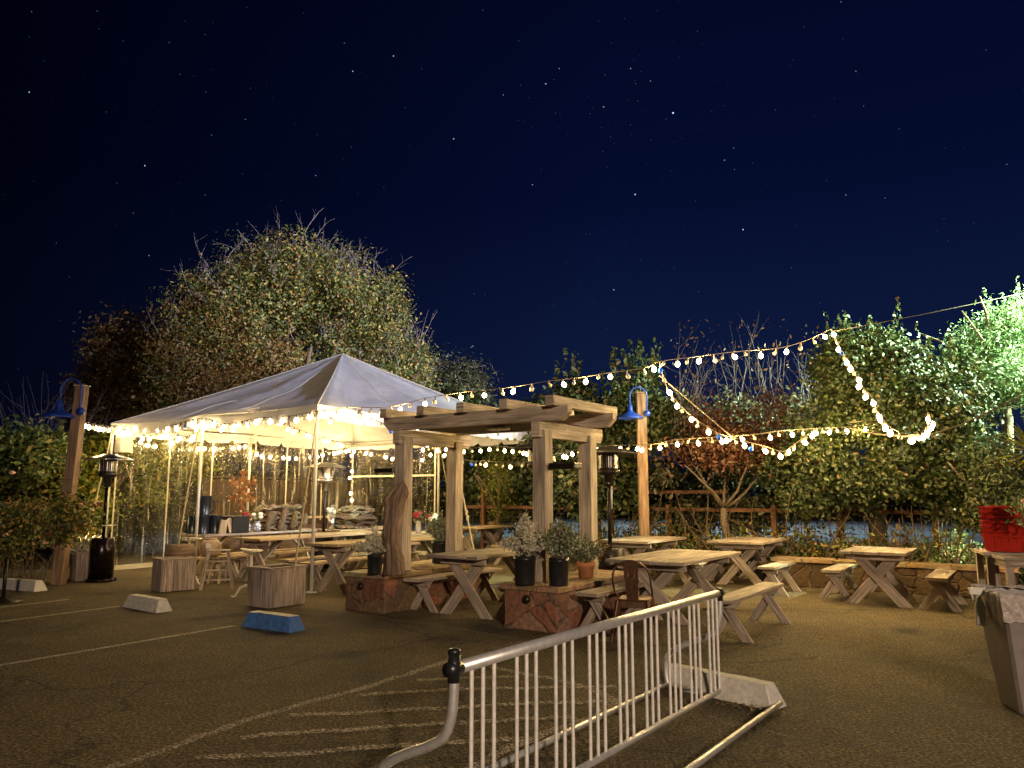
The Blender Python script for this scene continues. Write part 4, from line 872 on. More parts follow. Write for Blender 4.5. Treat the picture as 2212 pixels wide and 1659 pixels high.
# guy ropes
def rope(name, pts, label, r_=.011, mat='rope', cat='rope', group=None, knot=None):
    q = MB(); pts = [Vector(p) for p in pts]
    q.tube(pts, r_, 6, smooth=True)
    if knot is not None:
        k = pts[0].lerp(pts[-1], knot); d = (pts[-1] - pts[0]).normalized()
        for s_ in range(7): q.lathe([(0, -.03), (.022, -.015), (.026, 0), (.022, .015), (0, .03)], k + d * (.035 * s_) + Vector((.012 * math.sin(s_ * 2), 0, 0)), 7)
    o = q.build(name, mat); return tag(o, label, cat, group)
def lerpn(a_, b_, n_=8, sag=0): return [a_.lerp(b_, k / n_) - Vector((0, 0, sag * 4 * (k / n_) * (1 - k / n_))) for k in range(n_ + 1)]
rope('guy_rope', lerpn(at(432, 908, 14.55), at(385, 1180, 13.0)), 'knotted guy rope running from the middle front tent pole into the left open planter box', .014, group='tent guy ropes', knot=.62)
rope('guy_rope', lerpn(at(687, 888, 12.75), at(635, 1238, 11.25)), 'guy rope running from the near tent corner into the front planter box', .014, group='tent guy ropes', knot=.55)
rope('guy_rope', lerpn(at(243, 930, 16.3), at(180, 1195, 14.4)), 'guy rope at the left tent corner coming down into the planter behind the black heater', .014, group='tent guy ropes', knot=.6)
rope('guy_rope', lerpn(at(250, 935, 16.2), at(296, 1080, 17.6)), 'guy rope falling behind the left tent corner', .012, group='tent guy ropes')
rope('guy_rope', lerpn(at(948, 952, 20.3), at(985, 1150, 21.2)), 'guy rope seen between the two left pergola columns', .014, group='tent guy ropes', knot=.6)
rope('guy_rope', lerpn(at(966, 900, 15.6), at(1027, 1205, 13.6)), 'pale guy rope slanting behind the table under the pergola', .014, group='tent guy ropes', knot=.7)
rope('guy_rope', lerpn(at(1165, 935, 18.5), at(1325, 1160, 16.6)), 'guy rope slanting down behind the two right pergola columns', .012, group='tent guy ropes')
rope('support_rope', lerpn(at(1425, 812, 11.5), at(1592, 953, 11.9)), 'taut pale rope down to the meeting point of the string lights', .007, 'cord_pale')
rope('support_rope', [at(u, v, Y) for u, v, Y in ((1833, 925, 13.5), (1860, 930, 12.6), (1895, 938, 11.6), (1950, 943, 10.7), (2010, 939, 10.2), (2075, 918, 9.9), (2140, 888, 9.6), (2240, 840, 9.2))], 'thick sagging rope going out of the right side below the hanging light loop', .010, 'cord_pale')
rope('overhead_wire', lerpn(at(1797, 716, 12), at(2300, 612, 13), 8, .03), 'upper thin overhead wire rising to the right edge', .006, 'cord_pale', 'wire', 'overhead wires')
rope('overhead_wire', lerpn(at(1935, 742, 17), at(2300, 690, 17), 8, .03), 'lower thin overhead wire behind the hedge top', .012, 'cord_pale', 'wire', 'overhead wires')
rope('overhead_wire', lerpn(at(1835, 912, 13.4), at(2260, 872, 12.6), 8, .02), 'faint thin wire before the dark hedge on the right', .007, 'cord_pale', 'wire', 'overhead wires')
rope('overhead_wire', lerpn(at(1384, 960, 15.3), at(1590, 948, 11.9), 8, .02), 'thin wire from the right lamp post to the string light knot', .008, 'cord_pale', 'wire', 'overhead wires')
# ================================================================== LAMP POSTS
def lamp_post(label, base, Ht, lean, wd, side, sc_, lamp_side):
    t_ = thing('lamp_post', label, 'lamp post', base, 0, 'wooden posts with blue barn lamps')
    top = Vector(lean) + Vector((0, 0, Ht)); MB().beam((0, 0, 0), top, wd, wd, (0, 1, 0), jit=.004).build('post', 'wood_post', t_, .006)
    q = MB(); q.box(top + Vector((0, 0, .012)), (wd + .03, wd + .03, .02)); q.build('post_cap', 'wood_beam', t_)
    s_ = lamp_side; z0 = Ht - .42 * sc_; p0 = Vector(lean) * (z0 / Ht) + Vector((wd / 2, -wd / 2 - .02, z0))
    arm = [p0 + Vector((0, 0, 0))] ; ctr = []
    for k in range(13):
        a_ = math.pi * k / 12; ctr.append(p0 + Vector((s_[0] * .17 * sc_ * (1 - math.cos(a_)), -.03, .36 * sc_ + .17 * sc_ * math.sin(a_))))
    end = ctr[-1] - Vector((0, 0, .20 * sc_)); q = MB(); q.tube([p0, p0 + Vector((0, -.03, .05))] + ctr + [end], .016 * sc_, 9); q.build('gooseneck', 'blue_lamp', t_)
    q = MB(); q.lathe([(.015, .0), (.045, -.03), (.05, -.12), (.07, -.17), (.15, -.21), (.235, -.255), (.25, -.285), (.25, -.30), (.24, -.30), (.235, -.285), (.14, -.235), (.03, -.20)], (0, 0, 0), 28)
    for i, v in enumerate(q.v): q.v[i] = (end.x + v[0] * sc_, end.y + v[1] * sc_, end.z + .03 + v[2] * sc_)
    q.build('lamp_shade', 'blue_lamp', t_)
    q = MB(); q.tube([p0 + Vector((0, .02, 0)), p0 + Vector((0, -.035, 0))], .065 * sc_, 16); q.build('wall_plate', 'blue_lamp', t_)
    return t_
lamp_post('thick left wooden post with a blue gooseneck lamp curving to the left', (-7.98, 13.9, 0), 3.52, (.14, 0, 0), .175, 0, 1.10, (-1,))
lamp_post('right wooden post with a smaller blue gooseneck lamp, behind the pergola', (2.62, 15.5, 0), 3.6, (0, 0, 0), .18, 0, 1.0, (-1,))
# ================================================================== PATIO HEATERS
def heater(label, loc, Ht=2.25, mat='heater_black', head='dark_metal', dome='steel', tank_h=.78, tank_r=.21, shelf=False, vents=True):
    t_ = thing('patio_heater', label, 'patio heater', loc, 0, 'patio heaters')
    q = MB(); q.lathe([(0, .002), (.245, .002), (.25, .02), (.25, .05), (.22, .06), (.0, .06)], (0, 0, 0), 30); q.build('base', mat, t_)
    q = MB(); q.lathe([(0, .06), (tank_r, .06), (tank_r, tank_h - .02), (tank_r - .02, tank_h), (.05, tank_h + .01), (0, tank_h + .012)], (0, 0, 0), 30); o = q.build('tank_housing', mat, t_)
    q = MB(); q.tube([(0, 0, tank_h), (0, 0, Ht - .46)], .03, 14); q.build('pole', mat, t_)
    q = MB(); q.lathe([(.03, -.16), (.07, -.13), (.075, .02), (.13, .03), (.16, .06), (.165, .10), (.15, .11)], (0, 0, Ht - .46), 24)
    q.lathe([(.15, .11), (.14, .13), (.14, .34), (.155, .36), (.15, .37)], (0, 0, Ht - .46), 24); q.build('burner', head, t_)
    q = MB()
    for k in range(26):
        a_ = k / 26 * 6.283; q.beam((.144 * math.cos(a_), .144 * math.sin(a_), Ht - .32), (.144 * math.cos(a_), .144 * math.sin(a_), Ht - .13), .012, .004, (math.cos(a_), math.sin(a_), 0))
    q.build('burner_screen', 'steel', t_)
    q = MB(); q.lathe([(.02, .11), (.12, .105), (.15, .09), (.28, .06), (.42, .012), (.43, 0), (.42, -.004), (.28, .045), (.14, .075), (.02, .09)], (0, 0, Ht - .11), 36); q.build('reflector', dome, t_)
    if shelf: q = MB(); q.lathe([(.03, 0), (.20, 0), (.205, .012), (.03, .014)], (0, 0, tank_h + .22), 28); q.build('shelf', 'steel', t_)
    if vents:
        q = MB(); q.box((0, -tank_r + .002, .35), (.13, .012, .12)); q.build('vent', 'black_plastic', t_)
    q = MB(); q.tube([(-.035, -.07, Ht - .56), (-.02, -.11, Ht - .56)], .022, 10); q.build('control_knob', 'black_plastic', t_)
    q = MB()
    for s_ in (-1, 1): q.tube([(.24 + .0, s_ * .05, .035), (.24, s_ * .075, .035)], .035, 12)
    q.build('wheel', 'black_plastic', t_)
    return t_
hl = heater('dark brown patio heater with broad shiny hood, standing outside the left tent corner', gp(216, 1256), 2.32, shelf=True, vents=False)
heater('patio heater inside the tent behind the near corner pole', (-3.95, 16.4, 0), 2.24, 'dark_metal', 'steel', 'steel')
o = heater('dark patio heater with a square-slotted tank between pergola and right lamp post', (1.47, 11.75, 0), 2.30, 'dark_metal', 'dark_metal', 'dark_metal')
heater('patio heater mostly hidden behind the front right pergola column', (.42, 13.1, 0), 2.45, 'dark_metal', 'dark_metal', 'dark_metal')
# white stripe tubes on poles
q = MB(); q.tube([(.03, -.03, 1.36), (.03, -.03, 1.72)], .014, 8); q.build('label_sleeve', 'pole_paint', o)
# ================================================================== PLANTER BOXES
def planter(label, loc, lx, ly, h, rz, mat='wood_box', open_=True):
    t_ = thing('planter_box', label, 'planter box', loc, rz, 'wooden planter boxes holding the tent poles and ropes')
    n1 = 3; n2 = 3; q = MB()
    for s_ in (0, 1):
        q = MB()
        for k in range(n2):
            w_ = lx / n2; q.beam((w_ * (k + .5), s_ * ly, .015), (w_ * (k + .5), s_ * ly, h - .03), w_ - .004, .022, (0, 1, 0), jit=.0012)
        q.build('side_panel', mat, t_, .003)
    for s_ in (0, 1):
        q = MB()
        for k in range(n1):
            w_ = (ly - .02) / n1; q.beam((s_ * lx, .01 + w_ * (k + .5), .015), (s_ * lx, .01 + w_ * (k + .5), h - .032), w_ - .004, .022, (1, 0, 0), jit=.0012)
        q.build('end_panel', mat, t_, .003)
    q = MB(); q.box((lx / 2, .03, h - .014), (lx + .05, .09, .028)); q.box((lx / 2, ly - .03, h - .014), (lx + .05, .09, .028)); q.box((.03, ly / 2, h - .013), (.09, ly - .152, .026)); q.box((lx - .03, ly / 2, h - .013), (.09, ly - .152, .026))
    q.build('rim', mat, t_, .004)
    q = MB(); q.box((lx / 2, ly / 2, h - .16), (lx - .03, ly - .03, .03)); q.build('soil', 'soil', t_)
    return t_
planter('grey-brown planter box in front of the tent, nearest the blue wheel stop', gp(581.7, 1317), .62, .50, .56, AX + R(0))
planter('grey planter box behind the white wheel stop, a dark log lying in it', gp(347, 1281.5), .55, .40, .54, R(45))
planter('dark planter box with ornamental grass behind the black heater', gp(163, 1258), .62, .5, .54, R(40))
q = MB(); c_ = gp(375, 1275) + Vector((-.05, .25, .58)); q.tube([c_ + Vector((-.22, .02, 0)), c_ + Vector((.2, .1, .02))], [.15, .14], 16)
tag(q.build('log', 'drift'), 'short dark log lying in the left open planter box', 'log')
# ================================================================== WHEEL STOPS
def wheel_stop(label, a_, b_, mat, h=.17, wb=.24, wt=.12, top=None):
    a_, b_ = Vector(a_), Vector(b_); d = (b_ - a_).normalized(); n_ = Vector((-d.y, d.x, 0)); L = (b_ - a_).length
    t_ = thing('wheel_stop', label, 'wheel stop', a_, math.atan2(d.y, d.x), 'concrete wheel stops')
    def blk(z0, z1, w0, w1, e0, e1):
        q = MB(); segs = 10; vs = []; fs = []
        for k in range(segs + 1):
            for (z, w_, e) in ((z0, w0, e0), (z1, w1, e1)):
                x = e + (L - 2 * e) * k / segs
                for s_ in (-1, 1): vs.append((x + random.gauss(0, .0015), wb / 2 + s_ * w_ / 2 + random.gauss(0, .002), z + (random.gauss(0, .0015) if z > .01 else 0)))
        for k in range(segs):
            o = 4 * k; fs += [(o, o + 4, o + 6, o + 2), (o + 2, o + 6, o + 7, o + 3), (o + 3, o + 7, o + 5, o + 1)]
        fs += [(0, 2, 3, 1), (4 * segs + 1, 4 * segs + 3, 4 * segs + 2, 4 * segs)]; q.add(vs, fs); return q
    blk(.002, h, wb, wt, 0, .07).build('block', mat, t_, .008)
    if top: blk(h + .001, h + .004, wt, wt - .004, .07, .072).build('painted_top', top, t_)
    return t_
simple('stop_blue', (0.06, 0.15, 0.40), 0.65, 0, 0.3, 22, 0.3); simple('stop_white', (0.62, 0.58, 0.52), 0.7, 0, 0.22, 22, 0.3)
wheel_stop('white concrete wheel stop in front of the left open planter box', gp(263, 1311), gp(337, 1325), 'stop_white')
wheel_stop('blue concrete wheel stop with a worn pale top, in front of the nearest planter box', gp(520, 1353.5), gp(627, 1368), 'stop_blue', top='stop_white', wt=.14)
wheel_stop('white wheel stop at the far left edge by the thin sign stand', gp(-20, 1272), gp(74, 1279), 'stop_white')
wheel_stop('dirty white wheel stop behind the far foot of the bike rack', gp(1417, 1480), gp(1668, 1537), 'stop_white', .17, .22, .12)
# far left stand
t_ = thing('sign_stand', 'thin dark pole on a round base cut by the left edge', 'stand', gp(6, 1302)); q = MB(); q.lathe([(0, 0), (.26, .0), (.26, .015), (.06, .05), (.03, .09), (0, .09)], (0, 0, .003), 26); q.build('base', 'dark_metal', t_)
q = MB(); q.tube([(0, 0, .05), (0, 0, .62)], .026, 12); q.build('pole', 'dark_metal', t_)
# ================================================================== BIKE RACK
ro = gp(1556, 1500, .03); RZ = math.atan2(.812, .584); t_ = thing('bike_rack', 'galvanised steel grid bike rack in the foreground with triple upright bars', 'bike rack', (ro.x, ro.y, 0), RZ)
RL = 3.22; HT = .80      # local x runs away from the viewer; far end at x = 0, near end at -RL ; y>0 is left
q = MB(); q.tube([(.05, 0, HT), (-RL * .5, 0, HT + .002), (-RL, 0, HT)], .030, 18); q.build('top_rail', 'galvanised', t_)
q = MB(); q.tube([(0, 0, .06), (-RL, 0, .06)], .021, 14); q.build('bottom_rail', 'galvanised', t_)
for y in (.47, -.46): q = MB(); q.tube([(.02, y, .03), (-RL, y, .03)], .021, 14); q.build('ground_rail', 'galvanised', t_)
for x in (.03, -RL): q = MB(); q.tube([(x, .47, .028), (x, -.46, .028)], .021, 14); q.build('foot_bar', 'galvanised', t_)
PER = RL / 8.75; kk = 0
for g in range(9):
    for c in range(3):
        x = .005 - .02 - g * PER - c * .088
        q = MB(); q.tube([(x, 0, .06), (x, 0, HT - .01)], .0105, 10, caps=False); q.build('bar', 'galv_bar', t_)
def hoop(x, s):
    ctrl = [(x, 0, HT + .02), (x, .0, HT - .10), (x, .015, HT - .22), (x, .06, HT - .31), (x, .16, HT - .37), (x, .28, HT - .42), (x, .38, HT - .47), (x, .46, HT - .54), (x, .49, HT - .62), (x, .485, .10), (x, .47, .03)]
    pts = [];  C = [Vector(c) for c in ctrl]
    for i in range(len(C) - 1):
        p0, p1, p2, p3 = C[max(i - 1, 0)], C[i], C[i + 1], C[min(i + 2, len(C) - 1)]
        for k in range(6):
            t = k / 6; pts.append(.5 * ((2 * p1) + (-p0 + p2) * t + (2 * p0 - 5 * p1 + 4 * p2 - p3) * t * t + (-p0 + 3 * p1 - 3 * p2 + p3) * t ** 3))
    pts.append(C[-1]); q = MB(); q.tube(pts, .024, 14); q.build('end_frame', 'galvanised', t_)
hoop(.06, 1); hoop(-RL - .045, 1)
for x in (.06, -RL - .045):
    q = MB(); q.tube([(x, 0, HT - .06), (x, 0, HT + (.065 if x < 0 else .02))], .030 if x < 0 else .026, 14); q.tube([(x - .045, 0, HT), (x + .04, 0, HT)], .034 if x < 0 else .031, 14); q.lathe([(0, .065), (.030, .065), (.032, .08), (.026, .088), (0, .09)], (x, 0, HT - (0 if x < 0 else .05)), 14); q.build('clamp', 'black_plastic', t_)
# ================================================================== METAL CHAIRS
def chair(label, loc, rz, sc_=1.0):
    t_ = thing('metal_chair', label, 'chair', loc, rz, 'rusty metal cafe chairs')   # faces +x locally
    q = MB(); q.box((0, 0, .445), (.36, .36, .02)); q.build('seat', 'rust_chair', t_, .012)
    q = MB()
    for s_ in (-1, 1):
        for x in (-.17, .17):
            q = MB(); k = 1.0; q.beam((x * 1.32, s_ * .225, 0), (x * .93, s_ * .155, .44), .05, .028, (s_ * .6, 1, 0), taper=1.5); q.build('leg', 'rust_chair', t_, .004)
    pts = []
    for k in range(19):
        a_ = math.pi * k / 18; pts.append(Vector((-.225 - .05 * math.sin(a_), -.205 * math.cos(a_) , .66 + .215 * math.sin(a_) ** .8)))
    pts = [Vector((.02, -.19, .45)), Vector((-.12, -.205, .54))] + pts + [Vector((-.12, .205, .54)), Vector((.02, .19, .45))]
    q = MB(); q.tube(pts, .0105, 9); q.build('back_frame', 'rust_chair', t_)
    q = MB(); b0, b1 = Vector((-.165, 0, .45)), Vector((-.272, 0, .872)); q.beam(b0, b1, .125, .006, (1, 0, .2), taper=1.35); q.build('back_splat', 'rust_chair', t_, .002)
    q = MB(); d = (b1 - b0); off = Vector((-.008, 0, 0)); q.tube([b0 + d * .25 + Vector((-.006, -.028, 0)), b0 + d * .82 + Vector((-.006, -.036, 0)), b0 + d * .82 + Vector((-.006, .036, 0)), b0 + d * .25 + Vector((-.006, .028, 0))], .005, 6); q.build('splat_rib', 'rust_chair', t_)
    q = MB()
    for s_ in (-1, 1): q.beam((-.15, s_ * .16, .40), (.15, s_ * .16, .40), .012, .07); q.beam((s_ * .16, -.148, .40), (s_ * .16, .148, .40), .012, .07)
    q.build('apron', 'rust_chair', t_)
    return t_
chair('brown metal cafe chair with arched back at the near end of the front right table', (1.36, 8.75, 0), R(72))
ch2 = dup([o for o in bpy.data.objects if o.name.startswith('metal_chair')][0], (-.55, 19.6, 0), R(-95), 'metal cafe chair behind the far table seen through the pergola')
# ================================================================== TRASH BIN, CRATES, SMALL TABLES on the right
t_ = thing('trash_bin', 'grey square plastic trash bin with a crumpled clear liner at the right edge', 'trash bin', (3.90, 5.98, 0), R(-12)); q = MB()
def frus(q, z0, z1, w0, w1, n_=1, jit=0):
    vs = []
    for z, w_ in ((z0, w0), (z1, w1)):
        for x, y in ((-1, -1), (1, -1), (1, 1), (-1, 1)): vs.append((x * w_ / 2, y * w_ / 2, z))
    q.add(vs, [(0, 1, 5, 4), (1, 2, 6, 5), (2, 3, 7, 6), (3, 0, 4, 7), (3, 2, 1, 0)]); return q
frus(q, .0, .84, .38, .56); q.build('bin_body', 'bin_grey', t_, .02)
q = MB(); n_ = 60; vs, fs = [], []; prof = [(.86, .50), (.875, .57), (.86, .60), (.80, .595), (.74, .578), (.66, .562)]
for i in range(n_):
    a_ = i / n_ * 4; sd = int(a_) % 4; f = a_ % 1; c4 = [(-1, -1), (1, -1), (1, 1), (-1, 1)]; x = c4[sd][0] + (c4[(sd + 1) % 4][0] - c4[sd][0]) * f; y = c4[sd][1] + (c4[(sd + 1) % 4][1] - c4[sd][1]) * f
    for j, (z, w_) in enumerate(prof): r_ = w_ / 2 + random.uniform(-.006, .010); vs.append((x * r_, y * r_, z + random.uniform(-.012, .012) * (1 if j < 5 else 2.2)))
for i in range(n_):
    for j in range(5): a_ = i * 6 + j; b_ = ((i + 1) % n_) * 6 + j; fs.append((a_, b_, b_ + 1, a_ + 1))
simple('liner', (0.42, 0.36, 0.34), 0.18, 0, 0.3, 30, 0.6)
q.add(vs, fs); q.build('liner', 'liner', t_)
MB().box((0, 0, .72), (.46, .46, .01)).build('bin_contents', 'soil', t_)
bt = thing('spray_bottle', 'white spray bottle hanging on the rim of the trash bin', 'spray bottle', (3.575, 6.06, .60), R(-12)); q = MB(); q.lathe([(0, 0), (.034, 0), (.036, .02), (.036, .14), (.028, .17), (.014, .20), (.013, .22), (0, .22)], (0, 0, 0), 16); q.build('bottle', 'spray', bt)
q = MB(); q.box((-.015, 0, .255), (.11, .035, .05)); q.tube([(-.05, 0, .24), (-.045, 0, .20), (-.03, 0, .18)], .007, 6); q.tube([(0, 0, .215), (0, 0, .25)], .018, 10); q.build('trigger', 'pole_paint', bt, .006)
def side_table(label, loc, lx, ly, h, rz, mat='wood_grey', apron=True):
    t_ = thing('work_table', label, 'table', loc, rz, 'plain wooden work tables'); q = MB()
    for k in range(4): q.beam((0, ly / 4 * (k + .5), h - .018), (lx, ly / 4 * (k + .5), h - .018), ly / 4 - .005, .036)
    q.build('tabletop', mat, t_, .003)
    for x in (.07, lx - .07):
        for y in (.07, ly - .07): MB().beam((x, y, 0), (x, y, h - .037), .075, .06, (0, 1, 0)).build('leg', mat, t_, .003)
    if apron: q = MB(); q.beam((.03, .045, h - .075), (lx - .03, .045, h - .075), .025, .075); q.beam((.045, .03, h - .078), (.045, ly - .03, h - .078), .025, .075); q.build('apron', mat, t_)
    return t_
crl = at(2125, 1190, 9.4)
side_table('tall wooden table under the stacked red crates', (crl.x - .06, crl.y - .1, 0), 1.2, .7, crl.z - .01, R(-20), apron=False)
p = at(2168, 1204, 8.9); side_table('low wooden table in front of the crate table at the right edge', (p.x, p.y, 0), 1.3, .6, p.z, R(-14))
def crate(label, loc, rz, h=.19):
    t_ = thing('crate', label, 'crate', loc, rz, 'stacked red plastic crates'); lx, ly = .40, .58
    q = MB(); tp = .022; vs = []
    for z, k in ((0, tp), (h, 0)): vs += [(k, k, z), (lx - k, k, z), (lx - k, ly - k, z), (k, ly - k, z)]
    q.add(vs, [(0, 1, 5, 4), (1, 2, 6, 5), (2, 3, 7, 6), (3, 0, 4, 7), (3, 2, 1, 0)]); o = q.build('crate_body', 'red_crate', t_); md = o.modifiers.new('s', 'SOLIDIFY'); md.thickness = .005; md.offset = -1
    q = MB()
    for s_, o_ in ((0, -.010), (1, .010)):
        q.beam((-.019, s_ * ly + o_, h - .010), (lx + .019, s_ * ly + o_, h - .010), .018, .020); q.beam((s_ * lx + o_, -.001, h - .0105), (s_ * lx + o_, ly + .001, h - .0105), .018, .019)
        for k in range(5):
            x = .05 + k * (lx - .10) / 4; kk = tp * (1 - 0) ; yb = (tp if s_ == 0 else ly - tp) + o_ * .4; q.beam((x, yb, .006), (x, s_ * ly + o_ * .4, h - .022), .010, .008, (0, 1, 0))
        for k in range(6):
            y = .05 + k * (ly - .10) / 5; xb = (tp if s_ == 0 else lx - tp) + o_ * .4; q.beam((xb, y, .006), (s_ * lx + o_ * .4, y, h - .022), .008, .010, (0, 1, 0))
    q.build('ribs', 'red_crate', t_, .002); return t_
pos_lab = ['bottom', 'second', 'third', 'fourth', 'fifth', 'sixth', 'top']
for k in range(7):
    hz_ = .19 if k in (0, 6) else .19
    crate('%s red plastic crate of the stack at the right edge%s' % (pos_lab[k], ' counting from below' if 0 < k < 6 else ''), (crl.x, crl.y, crl.z + k * .056), R(-42)) if k == 0 or k == 6 else dup([o for o in bpy.data.objects if o.name == 'crate'][0], (crl.x + random.uniform(-.003, .003), crl.y, crl.z + k * .056), R(-42), '%s red plastic crate counting from the bottom of the stack at the right edge' % pos_lab[k])
t_ = thing('flower_wreath', 'evergreen bundle with pink and white blooms before the crates at the right edge', 'flowers', at(2218, 1105, 8.8)); cards('foliage', RNG.normal(0, .075, (160, 3)), RNG.normal(0, 1, (160, 3)), .09, 'leaf_cedar', t_, .2)
for k in range(7): q = MB(); q.lathe([(0, -.03), (.035, -.015), (.04, .01), (0, .03)], (random.gauss(0, .05) - .01, random.gauss(0, .03) - .06, random.gauss(.05, .04)), 9); q.build('bloom', 'pink' if k % 2 else 'flower_white', t_)
# ================================================================== STOOLS, STEP LADDER, JAR
def tractor_stool(label, loc, h=.62, rz=0, sc_=1):
    t_ = thing('tractor_seat_stool', label, 'stool', loc, rz, 'white tractor-seat stools'); q = MB(); vs, fs = [], []; n1, n2 = 28, 6
    for j in range(n2 + 1):
        r_ = j / n2
        for i in range(n1):
            a_ = i / n1 * 6.2832; x, y = .17 * r_ * math.cos(a_), .235 * r_ * math.sin(a_); z = .055 * r_ ** 2.4 + (.03 * max(0, -math.cos(a_)) * r_ ** 2) - (.02 * r_ * max(0, math.cos(a_)) * abs(math.sin(a_ * 1)) < 0); vs.append((x, y, h + z))
    for j in range(n2):
        for i in range(n1):
            i2 = (i + 1) % n1
            if j in (2, 4) and i % 2 == 0: continue
            fs.append((j * n1 + i, j * n1 + i2, (j + 1) * n1 + i2, (j + 1) * n1 + i))
    q.add(vs, fs, None, True); o = q.build('seat', 'cream_paint', t_); md = o.modifiers.new('s', 'SOLIDIFY'); md.thickness = .012
    q = MB(); q.tube([(0, 0, .12), (0, 0, h)], [.028, .022], 12); q.lathe([(.03, 0), (.045, .02), (.03, .04)], (0, 0, .30), 12); q.build('stem', 'cream_paint', t_)
    for k in range(3):
        a_ = k * 2.094 + 2.6; c, s_ = math.cos(a_), math.sin(a_); q = MB(); q.tube([(0, 0, .17), (.07 * c, .07 * s_, .19), (.16 * c, .16 * s_, .15), (.23 * c, .23 * s_, .04), (.27 * c, .27 * s_, .012), (.30 * c, .30 * s_, .03)], [.022, .022, .02, .018, .016, .014], 9); q.build('leg', 'cream_paint', t_)
    return t_
p = gp(539, 1292); tractor_stool('white tractor-seat stool behind the nearest planter box', (p.x, p.y, 0), .66, .4)
p = gp(388, 1268); tractor_stool('white perforated tractor-seat stool behind the left open planter box', (p.x - .02, p.y + .35, 0), .74, 1.3)
p = gp(468, 1272); t_ = thing('step_ladder', 'old wooden step ladder used as a stand beside the planter box', 'step ladder', (p.x, p.y, 0), R(20))
for s_ in (-1, 1):
    MB().beam((s_ * .25, -.14, 0), (s_ * .15, .0, .62), .055, .025, (0, 1, 0)).build('rail', 'wood_beam', t_); MB().beam((s_ * .24, .30, 0), (s_ * .14, .05, .60), .04, .022, (0, 1, 0)).build('rail', 'wood_beam', t_)
for z, w_ in ((.16, .44), (.31, .40), (.46, .36)): MB().box((0, -.14 + z * .225, z), (w_ - .02, .10, .022)).build('step', 'wood_beam', t_)
MB().box((0, .03, .635), (.38, .16, .025)).build('step', 'wood_beam', t_)
p = gp(437, 1262); t_ = thing('stoneware_jar', 'round stoneware jar with a pale paper tag left of the step ladder', 'jar', (p.x, p.y + .3, .46)); q = MB()
q.lathe([(0, 0), (.12, 0), (.17, .06), (.19, .15), (.17, .24), (.12, .29), (.10, .30), (.115, .32), (.11, .33), (.09, .31), (.0, .30)], (0, 0, 0), 26); q.build('jar_body', 'stoneware', t_); MB().box((.03, -.19, .20), (.09, .006, .09)).build('tag', 'cloth_white', t_)
bench('short bench carrying the stoneware jar', (p.x - .2, p.y + .25), .7, .3, .46, rz=R(10), top='wood_pale', group='benches under the tent')
# ================================================================== DISPLAY TABLE CONTENTS
def on(u, v, Y, z): p = at(u, v, Y); return Vector((p.x, p.y, z))
Tz = .802
def drum(label, loc, r_=.12, h=.36, handle=True, sign=None, side=-1):
    t_ = thing('black_canister', label, 'canister', loc, 0, 'black metal canisters on the display table'); q = MB(); q.lathe([(0, 0), (r_, 0), (r_ + .004, .01), (r_, .02), (r_, h - .02), (r_ + .005, h - .01), (r_ + .003, h), (r_ - .01, h), (r_ - .012, h - .03), (0, h - .03)], (0, 0, 0), 28); q.build('can_body', 'black_can', t_)
    if handle: q = MB(); q.tube([(side * r_, 0, h * .85), (side * (r_ + .06), 0, h * .8), (side * (r_ + .075), 0, h * .5), (side * (r_ + .05), 0, h * .2), (side * r_, 0, h * .15)], .011, 8); q.build('handle', 'black_plastic', t_)
    return t_
rowp = TW(0, 0); base = T8
def t8(x, y, z=Tz): p = T8 + A * x + B * y; return (p.x, p.y, z)
drum('black canister with a ring handle, leftmost on the display table', t8(.14, .22), side=-1)
drum('black canister second from the left on the display table', t8(.14, -.12), side=-1)
drum('black canister third from the left with a pale emblem', t8(.42, -.12), handle=False)
drum('tall black canister standing on top of the others', t8(.16, -.12, Tz + .363), .125, .38, True, side=1)
t_ = thing('black_box', 'black open box with a golden leaf shape on its front, beside the canisters', 'box', t8(.62, -.22), AX)
q = MB(); q.box((.20, .0, .17), (.40, .36, .34)); q.build('box_body', 'black_plastic', t_, .01)
t_2 = thing('gift_bag', 'folded pale paper bags leaning against the black box', 'paper bag', t8(.42, -.33), AX)
q = MB(); q.beam((.0, -.02, .0), (.03, -.03, .27), .16, .03, (0, 1, 0)); q.beam((.22, -.03, .02), (.14, -.02, .30), .13, .02, (0, 1, 0), taper=.7); q.build('bag', 'wood_pale', t_2)
def vase(label, loc, mat='vase_china', r_=.075, h=.19, kind=0, group='vases with cut flowers', fl=('flower_white', 'leaf_yellow')):
    t_ = thing('flower_vase', label, 'vase', loc, 0, group); q = MB()
    if kind == 0: q.lathe([(0, 0), (r_ * .7, 0), (r_, h * .3), (r_, h * .6), (r_ * .6, h * .88), (r_ * .7, h), (r_ * .6, h), (0, h * .9)], (0, 0, 0), 20)
    else: q.lathe([(0, 0), (r_, 0), (r_ * .92, h), (r_ * .85, h), (0, h - .03)], (0, 0, 0), 20)
    q.build('vase', mat, t_); P0 = RNG.normal(0, .06, (70, 3)) + [0, 0, h + .09]; cards('leaves', P0, RNG.normal(0, 1, (70, 3)), .075, fl[1], t_, .4)
    for k in range(5):
        a_ = random.uniform(0, 6.28); c_ = Vector((.07 * math.cos(a_), .07 * math.sin(a_) - .02, h + random.uniform(.05, .16))); q = MB(); q.lathe([(0, -.045), (.045, -.03), (.058, 0), (.05, .03), (.02, .045), (0, .047)], c_, 10); q.build('bloom', fl[0] if k != 2 else 'flower_red', t_)
    return t_
vase('blue and white china vase with yellow-green foliage, left one on the display table', t8(1.10, -.20), .0 or 'vase_china', .085, .22, 0, fl=('flower_red', 'leaf_yellow'))
vase('blue and white china vase with big white blooms, right one on the display table', t8(1.34, -.22), 'vase_china', .085, .22, 0)
